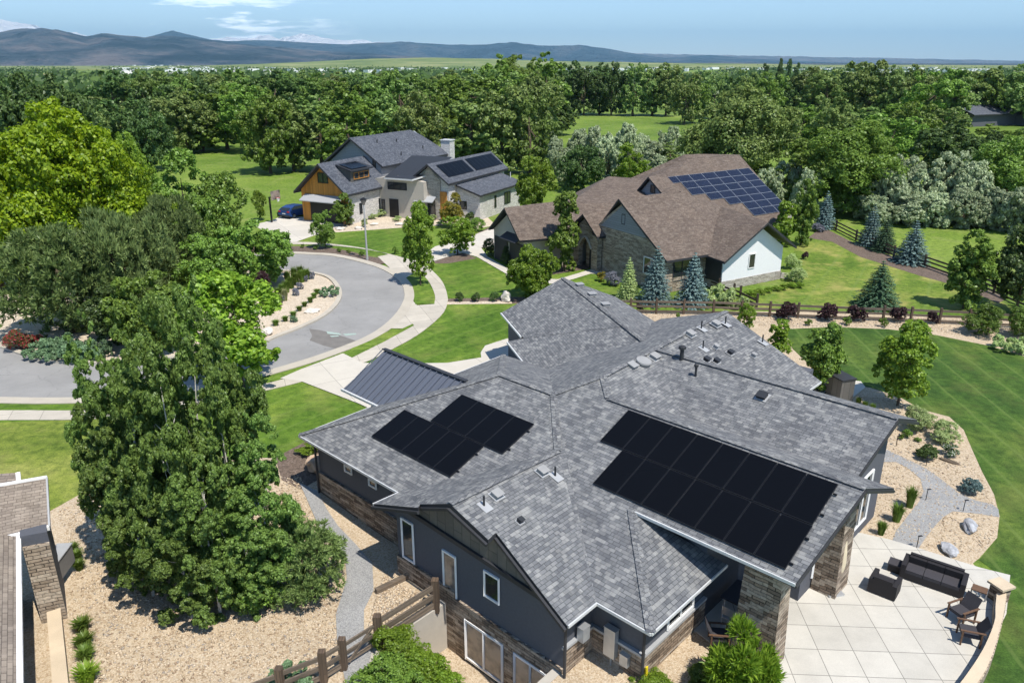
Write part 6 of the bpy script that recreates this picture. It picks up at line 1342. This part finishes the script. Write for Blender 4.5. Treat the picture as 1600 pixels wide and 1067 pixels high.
# path lights
def path_light(u, v, label, a=.3):
    c = PG(u, v); root = empty('path_light', c, label, 'garden light', 'path lights along the gravel path'); z = c[2]
    MB().tube([(c[0], c[1], z), (c[0], c[1], z + .55)], .016, 6).build('stake', M['black_metal'], root)
    MB().bar((c[0] - .02, c[1], z + .555), (c[0] + .16 * math.cos(a), c[1] + .16 * math.sin(a), z + .545), .07, .02).build('lamp_head', M['black_metal'], root)
path_light(1446.7, 728.2, 'bent black path light beside the dark flat shrub'); path_light(1446.3, 781.6, 'bent black path light between the grass clumps and the path'); path_light(1504.6, 798.9, 'bent black path light at the fork of the gravel path')
path_light(1432, 856, 'bent black path light where the path meets the patio'); path_light(1400, 697, 'bent black path light next to the roof corner')

# ------------------------------------------------------------------ boulders
def boulder(u, v, size, mt, label, z=None, seed=0, name='boulder'):
    p = PG(u, v) if z is None else P(u, v, z); r = random.Random(seed); bm = bmesh.new(); bmesh.ops.create_icosphere(bm, subdivisions=3, radius=1)
    off = Vector((r.uniform(0, 50), r.uniform(0, 50), 0))
    for w_ in bm.verts:
        n = noise.noise(w_.co * 1.1 + off) * .45 + noise.noise(w_.co * 3.1 + off) * .16; w_.co *= 1 + n
        for q in range(3): w_.co[q] = round(w_.co[q] * 5) / 5 * .35 + w_.co[q] * .65
        w_.co = Vector((w_.co.x * size[0] / 2, w_.co.y * size[1] / 2, max(-.1, w_.co.z * size[2] / 2 + size[2] * .35)))
    me = bpy.data.meshes.new(name); bm.to_mesh(me); bm.free(); me.materials.append(M[mt]); o = link(name, me, None, p); o.rotation_euler[2] = r.uniform(0, 3); return tag(o, label, 'rock')
boulder(1515, 826, (1.0, .5, .4), 'rock_grey', 'jagged grey boulder lying near the path fork', seed=3); boulder(1483, 862, (.9, .6, .35), 'rock_grey', 'striped grey boulder in the rock bed nearest the sofa', seed=4)
boulder(1484, 722, (.9, .25, .12), "bark", 'grey driftwood log on the rock bed below the white-flowered shrub', seed=5, name='driftwood'); boulder(496, 732, (1.1, .9, .8), 'rock_tan', 'tan boulder at the left corner of the grey roof', seed=6)
boulder(791, 470, (1.1, .8, .9), 'rock_white', 'pale pointed boulder on the mulch beside the three round shrubs', seed=7); boulder(487, 488, (1.2, .7, .35), 'rock_white', 'flat pale boulder low on the island rock', seed=8)
boulder(510, 462, (1.0, .8, .4), 'rock_white', 'pale boulder at the island tip beside the flat juniper', seed=9); boulder(418, 521, (1.2, .8, .5), 'rock_white', 'pale boulder beside the locust tree on the island', seed=10)
for k, (u, v) in enumerate(((640, 342), (660, 350), (625, 352), (560, 358), (585, 352), (532, 359))):
    boulder(u, v, (1.1, .7, .35), 'rock_white', 'flat pale boulder in the gravel garden of the farmhouse', seed=20 + k)['group'] = 'flat boulders before the farmhouse'

# loose stones lying on the rock beds, far too many to count
def stones(name, polys, n_, size, mt, label, seed):
    r = np.random.default_rng(seed); oc = np.array([(1, 0, 0), (0, 1, 0), (-1, 0, 0), (0, -1, 0), (0, 0, .8), (0, 0, -.5)]); fc = np.array([(0, 1, 4), (1, 2, 4), (2, 3, 4), (3, 0, 4), (1, 0, 5), (2, 1, 5), (3, 2, 5), (0, 3, 5)])
    V, Fc = [], []; cnt = 0
    for poly in polys:
        p = np.array(poly); lo, hi = p.min(0), p.max(0); m_ = 0
        while m_ < n_:
            q = lo + (hi - lo) * r.random(2); ins = False; jj = len(p) - 1
            for ii in range(len(p)):
                if (p[ii, 1] > q[1]) != (p[jj, 1] > q[1]) and q[0] < (p[jj, 0] - p[ii, 0]) * (q[1] - p[ii, 1]) / (p[jj, 1] - p[ii, 1]) + p[ii, 0]: ins = not ins
                jj = ii
            m_ += 1
            if not ins: continue
            sc = size * r.uniform(.5, 1.5) * np.array([1, r.uniform(.5, 1), r.uniform(.4, .8)]); a = r.uniform(0, 6.28); c_, s_ = math.cos(a), math.sin(a); o_ = (oc + r.normal(size=oc.shape) * .18) * sc
            V.append(np.stack([o_[:, 0] * c_ - o_[:, 1] * s_ + q[0], o_[:, 0] * s_ + o_[:, 1] * c_ + q[1], o_[:, 2] + H0(*q) + .015], 1)); Fc.append(fc + cnt); cnt += 6
    o = link(name, np_mesh(name, np.concatenate(V), np.concatenate(Fc), [mt])); return tag(o, label, 'stones', None, 'stuff')
m, nt, b = mat('loose_stone'); g_ = nt.nodes.new('ShaderNodeNewGeometry')
nt.links.new(ramp(nt, g_.outputs['Random Per Island'], [(0, (.28, .20, .13)), (.4, (.50, .39, .26)), (.8, (.62, .52, .39)), (1, (.28, .25, .22))]), b.inputs['Base Color']); b.inputs['Roughness'].default_value = .9
bedA = px((90, 800), (140, 768), (200, 742), (470, 745), (520, 860), (530, 960), (520, 1060), (150, 1067), (110, 960), (110, 860)); bedB = px((1345, 700), (1300, 615), (1405, 624), (1440, 645), (1480, 655), (1515, 715), (1550, 775), (1556, 840), (1528, 868), (1470, 860), (1350, 825)); bedC = px((600, 900), (660, 930), (690, 945), (600, 980), (575, 985), (590, 925)); bedD = px((990, 487), (1500, 497), (1600, 540), (1460, 518), (1380, 511), (1225, 512), (1150, 508), (1000, 520))
stones('loose_stones', [bedA], 16000, .05, m, 'loose tan and brown stones over the rock bed round the aspens', 1); stones('loose_stones', [bedB, bedC], 6000, .045, m, 'loose tan stones over the rock beds beside the house and patio', 2); stones('loose_stones', [bedD], 7000, .06, m, 'loose tan stones on the rock strip along the long rail fence', 3)

# ------------------------------------------------------------------ street things
c = P(574, 407, 0); lp = empty('street_lamp', c, 'grey street lamp with a lantern head beside the road bend', 'street lamp'); Hh = 5.4
MB().tube([(c[0], c[1], 0), (c[0], c[1], .5), (c[0], c[1], Hh)], [.13, .1, .06], 10).build('pole', M['grey_trim'], lp)
MB().tube([(c[0], c[1], Hh), (c[0], c[1], Hh + .1), (c[0], c[1], Hh + .5)], [.1, .16, .3], 10).build('lantern', M['glass_pale'], lp)
MB().tube([(c[0], c[1], Hh + .5), (c[0], c[1], Hh + .56), (c[0], c[1], Hh + .72)], [.34, .32, .06], 10).build('cap', M['black_metal'], lp)
c = P(425, 348, 0); bh_ = empty('basketball_hoop', c, 'basketball hoop on a black post at the driveway edge', 'basketball hoop'); hh = 3.0
MB().bar((c[0], c[1], 0), (c[0], c[1], hh + .1), .18, .18).build('post', M['black_metal'], bh_); MB().bar((c[0], c[1], hh), (c[0] + .8, c[1] - .3, hh + .25), .1, .1).build('arm', M['black_metal'], bh_)
MB().box((c[0] + .85, c[1] - .3, hh + .35), (.06, 1.6, 1.05), -.4).build('backboard', M['glass_pale'], bh_)
MB().tube([(c[0] + 1.15 + .23 * math.cos(k), c[1] - .42 + .23 * math.sin(k), hh + .05) for k in np.linspace(0, 6.28, 13)], .02, 5, cap=False).build('rim', M['red'], bh_)
m_ = MB(); m_.tube([(c[0] + 1.15, c[1] - .42, hh + .03), (c[0] + 1.15, c[1] - .42, hh - .38)], [.22, .12], 8, cap=False); m_.build('net', M['white_trim'], bh_)
def car(o_, ang, paint, label):
    root = empty('parked_car', (o_[0], o_[1], 0), label, 'car'); L = local((o_[0], o_[1], .0), ang)
    prof = [(-2.15, .55), (-2.2, .85), (-1.75, 1.0), (-1.0, 1.05), (-.45, 1.48), (.9, 1.52), (1.75, 1.3), (2.15, .95), (2.2, .5), (1.9, .3), (-1.95, .3)]
    m_ = MB()
    def yw(z): return .9 if z < 1.02 else .9 - (z - 1.02) * .45
    for sgn in (-1, 1):
        f = [L(x, sgn * yw(z), z) for x, z in prof]; m_.face(f if sgn < 0 else f[::-1])
    for k in range(len(prof)):
        (x0, z0), (x1, z1) = prof[k], prof[(k + 1) % len(prof)]; m_.face([L(x0, -yw(z0), z0), L(x0, yw(z0), z0), L(x1, yw(z1), z1), L(x1, -yw(z1), z1)])
    m_.build('body', M[paint], root)
    g = MB().face([L(-.95, -.84, 1.09), L(-.95, .84, 1.09), L(-.5, .68, 1.46), L(-.5, -.68, 1.46)]); g = MB(); 
    for (xa, za, xb, zb) in ((-.98, 1.08, -.5, 1.46), (1.7, 1.33, 2.08, 1.03)):
        d = Vector(L(xb, 0, zb)) - Vector(L(xa, 0, za)); n = Vector(L(0, 1, 0)) - Vector(L(0, 0, 0)); up_ = d.cross(n).normalized(); up_ = up_ if up_.z > 0 else -up_
        q = [Vector(L(xa, -.74, za)), Vector(L(xa, .74, za)), Vector(L(xb, .66, zb)), Vector(L(xb, -.66, zb))]
        MB().face([k + up_ * .02 for k in q]).build('windscreen', M['glass'], root)
    for sgn in (-1, 1):
        q = [L(x, sgn * (yw(z) + .012), z) for x, z in ((-.8, 1.1), (-.4, 1.42), (.9, 1.46), (1.6, 1.25), (1.6, 1.1))]; MB().face(q if sgn < 0 else q[::-1]).build('side_window', M['glass'], root)
        for x in (-1.35, 1.35):
            c_ = Vector(L(x, sgn * .82, .33)); ax = (Vector(L(0, 1, 0)) - Vector(L(0, 0, 0))) * .11; w_ = MB().tube([c_ - ax, c_ + ax], .33, 18).build('wheel', M['tyre'], root); MB().tube([c_ - ax * 1.04, c_ + ax * 1.04], .19, 14).build('rim', M['galv'], w_)
        MB().box(L(2.16, sgn * .68, .92), (.1, .32, .16), ang).build('tail_lamp', M['red'], root); MB().box(L(-2.16, sgn * .62, .74), (.1, .36, .14), ang).build('headlight', M['gutter'], root)
    MB().box(L(2.19, 0, .68), (.03, .5, .12), ang).build('number_plate', M['gutter'], root)
    MB().box(L(2.15, 0, .42), (.14, 1.7, .2), ang).build('bumper', M['dark_trim'], root)
    return root
car(P(463, 338, 0), R(64 + 180), 'car_blue', 'blue hatchback parked beside the orange garage wall')
car(P(336, 400, 0), R(200), 'car_grey', 'silver-blue car mostly hidden behind the island trees')
for k, (u, v) in enumerate(((757, 336), (768, 331))):
    c = P(u, v, 0); root = empty('air_conditioner', c, ('grey air conditioner nearest the corner of the farmhouse side wall', 'grey air conditioner farther along the farmhouse side wall')[k], 'air conditioner')
    MB().box(c, (.85, .85, .85), R(64), base=True).build('cabinet', M['gutter'], root); MB().tube([(c[0], c[1], .85), (c[0], c[1], .88)], .36, 16).build('fan_grille', M['dark_trim'], root)

# ------------------------------------------------------------------ far country
def polar(u, dist): a = math.atan((u - 800) / (F_PX / math.cos(PITCH)) * 1.0); return (math.sin(a) * dist, math.cos(a) * dist)
def z_at(u, v, dist):
    d = ray(u, v); return CAM_H + d[2] / math.hypot(d[0], d[1]) * dist
def az_of(u): d = ray(u, 90); return math.atan2(d[0], d[1])
def fbm(x, y, o=5, ridged=False):
    s_, a = 0, .5
    for k in range(o):
        n = noise.noise(Vector((x, y, 3.7 * k))); s_ += a * ((1 - abs(n) * 2) if ridged else n); x *= 2.03; y *= 2.03; a *= .5
    return s_
def mountain(name, prof, dist, deep, mt, rough, seed, u0=-260, u1=1900, nu=620, nv=34, flank=1.0, crest=.08):
    us = [p[0] for p in prof]; vs_ = [p[1] for p in prof]; V = []
    for j in range(nv + 1):
        t = j / nv; d_ = dist - deep + deep * 1.8 * t; k = max(0, 1 - abs(d_ - dist) / (deep if d_ < dist else deep * .8)) ** flank
        for i in range(nu + 1):
            u = u0 + (u1 - u0) * i / nu; top = max(2.0, z_at(u, float(np.interp(u, us, vs_)), dist)); a = az_of(u); x, y = math.sin(a) * d_, math.cos(a) * d_
            f = fbm(x / rough + seed, y / rough, 5, True); g = fbm(x / rough * 4 + seed, y / rough * 4, 3)
            z = top * k * (1 + (f - .35) * 1.15 * (1 - k ** 2.2)) + top * g * crest * min(1, k * 3) ; V.append((x, y, z - 12 if k <= 0 else z))
    V = np.array(V); Q = np.array([[j * (nu + 1) + i, j * (nu + 1) + i + 1, (j + 1) * (nu + 1) + i + 1, (j + 1) * (nu + 1) + i] for j in range(nv) for i in range(nu)])
    o = link(name, np_mesh(name, V, Q, [mt])); o['kind'] = 'structure'; return o
def rock_mat(name, a, b_, c_, snow=None, sc=.0011):
    m, nt, b = mat(name); x = ramp(nt, noise_f(nt, sc, 8, .65), [(.40, a), (.5, b_), (.60, c_)])
    if snow:
        t = nt.nodes.new('ShaderNodeNewGeometry'); s_ = nt.nodes.new('ShaderNodeSeparateXYZ'); nt.links.new(t.outputs['Position'], s_.inputs[0])
        ad = N(nt, 'ShaderNodeMath', operation='MULTIPLY_ADD'); nt.links.new(noise_f(nt, .0016, 6, .7), ad.inputs[0]); ad.inputs[1].default_value = snow[1]; nt.links.new(s_.outputs['Z'], ad.inputs[2])
        x = mixc(nt, mapr(nt, ad.outputs[0], snow[0], snow[0] + snow[1] * .25), x, (.92, .94, .97))
    nt.links.new(x, b.inputs['Base Color']); b.inputs['Roughness'].default_value = 1; b.inputs['Specular IOR Level'].default_value = 0; bump(nt, b, noise_f(nt, .0016, 9, .62), 1.0, 900); return m
front = [(-260, 60), (-100, 58), (0, 53), (40, 47), (75, 45), (100, 50), (140, 58), (165, 52), (190, 54), (230, 60), (260, 56), (310, 62), (340, 66), (400, 72), (440, 75), (480, 79), (520, 82), (600, 86), (700, 92), (780, 97), (1900, 101)]
mid_ = [(-260, 62), (0, 60), (150, 62), (225, 60), (250, 54), (275, 48.5), (300, 55), (330, 62), (360, 65), (400, 63), (470, 66), (520, 70), (600, 67), (640, 66), (700, 70), (760, 70), (800, 67), (850, 71), (910, 71), (950, 77), (1000, 86), (1040, 91), (1080, 88), (1110, 86), (1160, 91), (1250, 96), (1350, 100), (1900, 101)]
snowp = [(-260, 20), (-60, 22), (0, 27), (15, 29), (35, 38), (60, 39), (90, 50), (110, 54), (128, 50), (150, 58), (175, 64), (220, 64), (320, 64), (345, 62), (362, 58), (385, 62), (405, 61), (422, 56), (440, 63), (462, 56), (490, 54), (510, 61), (545, 63), (570, 65), (600, 67), (640, 72), (760, 80), (1900, 101)]
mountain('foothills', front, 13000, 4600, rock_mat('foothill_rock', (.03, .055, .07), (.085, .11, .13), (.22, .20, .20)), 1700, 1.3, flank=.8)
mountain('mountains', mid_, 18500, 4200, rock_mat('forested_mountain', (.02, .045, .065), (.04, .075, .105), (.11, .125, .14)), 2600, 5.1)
sz_ = z_at(400, 61.5, 25000)
mountain('snow_peaks', snowp, 25000, 5000, rock_mat('snowy_rock', (.1, .1, .11), (.16, .15, .15), (.22, .2, .2), (sz_ * .7, 420.0)), 2000, 9.4, crest=.2)
green_ = grass('hill_grass', (.10, .15, .04), (.17, .21, .07), (.24, .26, .11), None, .3, None, .004)
hill = [(-260, 104), (300, 103.5), (400, 100), (480, 97), (540, 93.5), (590, 91), (650, 90), (700, 91), (770, 92), (850, 95), (1000, 97), (1100, 99), (1300, 101.5), (1900, 102.5)]
mountain('low_hill', hill, 4200, 1500, green_, 900, 2.2, nu=260, nv=10)
# tiny far things: scattered roofs and hedgerows of the plain, one object each
def scatter_plain(name, n_, mt, dmin, dmax, size, u0, u1, seed, label=None, cat=None):
    r = random.Random(seed); m_ = MB()
    for k in range(n_):
        u = r.uniform(u0, u1); d_ = dmin * (dmax / dmin) ** r.random(); a = az_of(u); s_ = r.uniform(.6, 1.5)
        m_.box((math.sin(a) * d_, math.cos(a) * d_, 0), (size[0] * s_, size[1] * s_, size[2] * r.uniform(.6, 1.3)), r.uniform(0, 3), base=True)
    o = m_.build(name, M[mt] if isinstance(mt, str) else mt); tag(o, label, cat, None, 'stuff'); return o
scatter_plain('town_buildings', 420, 'stucco_white', 1500, 9000, (22, 16, 6), 180, 1560, 4, 'scattered pale buildings of the town on the plain', 'town')
r_ = np.random.default_rng(5); C_l = []
pts_ = []; nn_ = []
for k in range(480):
    u = r_.uniform(-150, 1750); d_ = 420 * (12 ** r_.random()); a = az_of(u); ln = r_.uniform(20, 140); th = r_.uniform(-.35, .35)
    for q in range(int(ln / 5)):
        x = math.sin(a) * d_ + q * 5 * math.cos(th); y = math.cos(a) * d_ + q * 5 * math.sin(th)
        for j in range(5): pts_.append((x + r_.normal() * 3, y + r_.normal() * 3, abs(r_.normal()) * 3.2 + 1)); 
pts_ = np.array(pts_); nr_ = unit(len(pts_), r_) + np.array([0, -.4, .8]); nr_ /= np.linalg.norm(nr_, axis=1, keepdims=True)
v_, q_ = cards(pts_, nr_, r_.uniform(3.5, 7.5, len(pts_)), r_, .8)
o = link('far_woods', np_mesh('far_woods', v_, q_, [FO['dark']])); tag(o, 'dark hedgerows and far woods spread over the plain', 'woods', None, 'stuff')
for (x0, y0, x1, y1, mt) in ((-900, 1300, -300, 1500, 'dry_field'), (-700, 700, -250, 900, 'lawn_dry'), (-200, 900, 260, 1150, 'dry_field'), (300, 620, 620, 800, 'lawn_dry'), (200, 1500, 900, 1750, 'lawn_dry'), (1100, 1900, 2200, 2300, 'dry_field'), (-2600, 2300, -1200, 2800, 'lawn_dry'), (400, 2700, 1500, 3200, 'dry_field')):
    sheet('field', [(x0, y0), (x1, y0 + 60), (x1 - 40, y1), (x0 + 50, y1 - 30)], .6, M[mt])

# ------------------------------------------------------------------ air
hz = MB().box((0, 24000, 999), (110000, 60000, 2002)); hb_ = hz.build('haze', []); hb_['kind'] = 'stuff'; tag(hb_, 'thin blue haze over the plain and mountains', 'haze')
hm = bpy.data.materials.new('haze'); hm.use_nodes = True; nt = hm.node_tree; nt.nodes.clear(); out = nt.nodes.new('ShaderNodeOutputMaterial'); pv = nt.nodes.new('ShaderNodeVolumePrincipled')
pv.inputs['Color'].default_value = (.42, .74, 1, 1); pv.inputs['Density'].default_value = 3.3e-5; pv.inputs['Anisotropy'].default_value = .1; nt.links.new(pv.outputs[0], out.inputs['Volume'])
hb_.data.materials.append(hm)
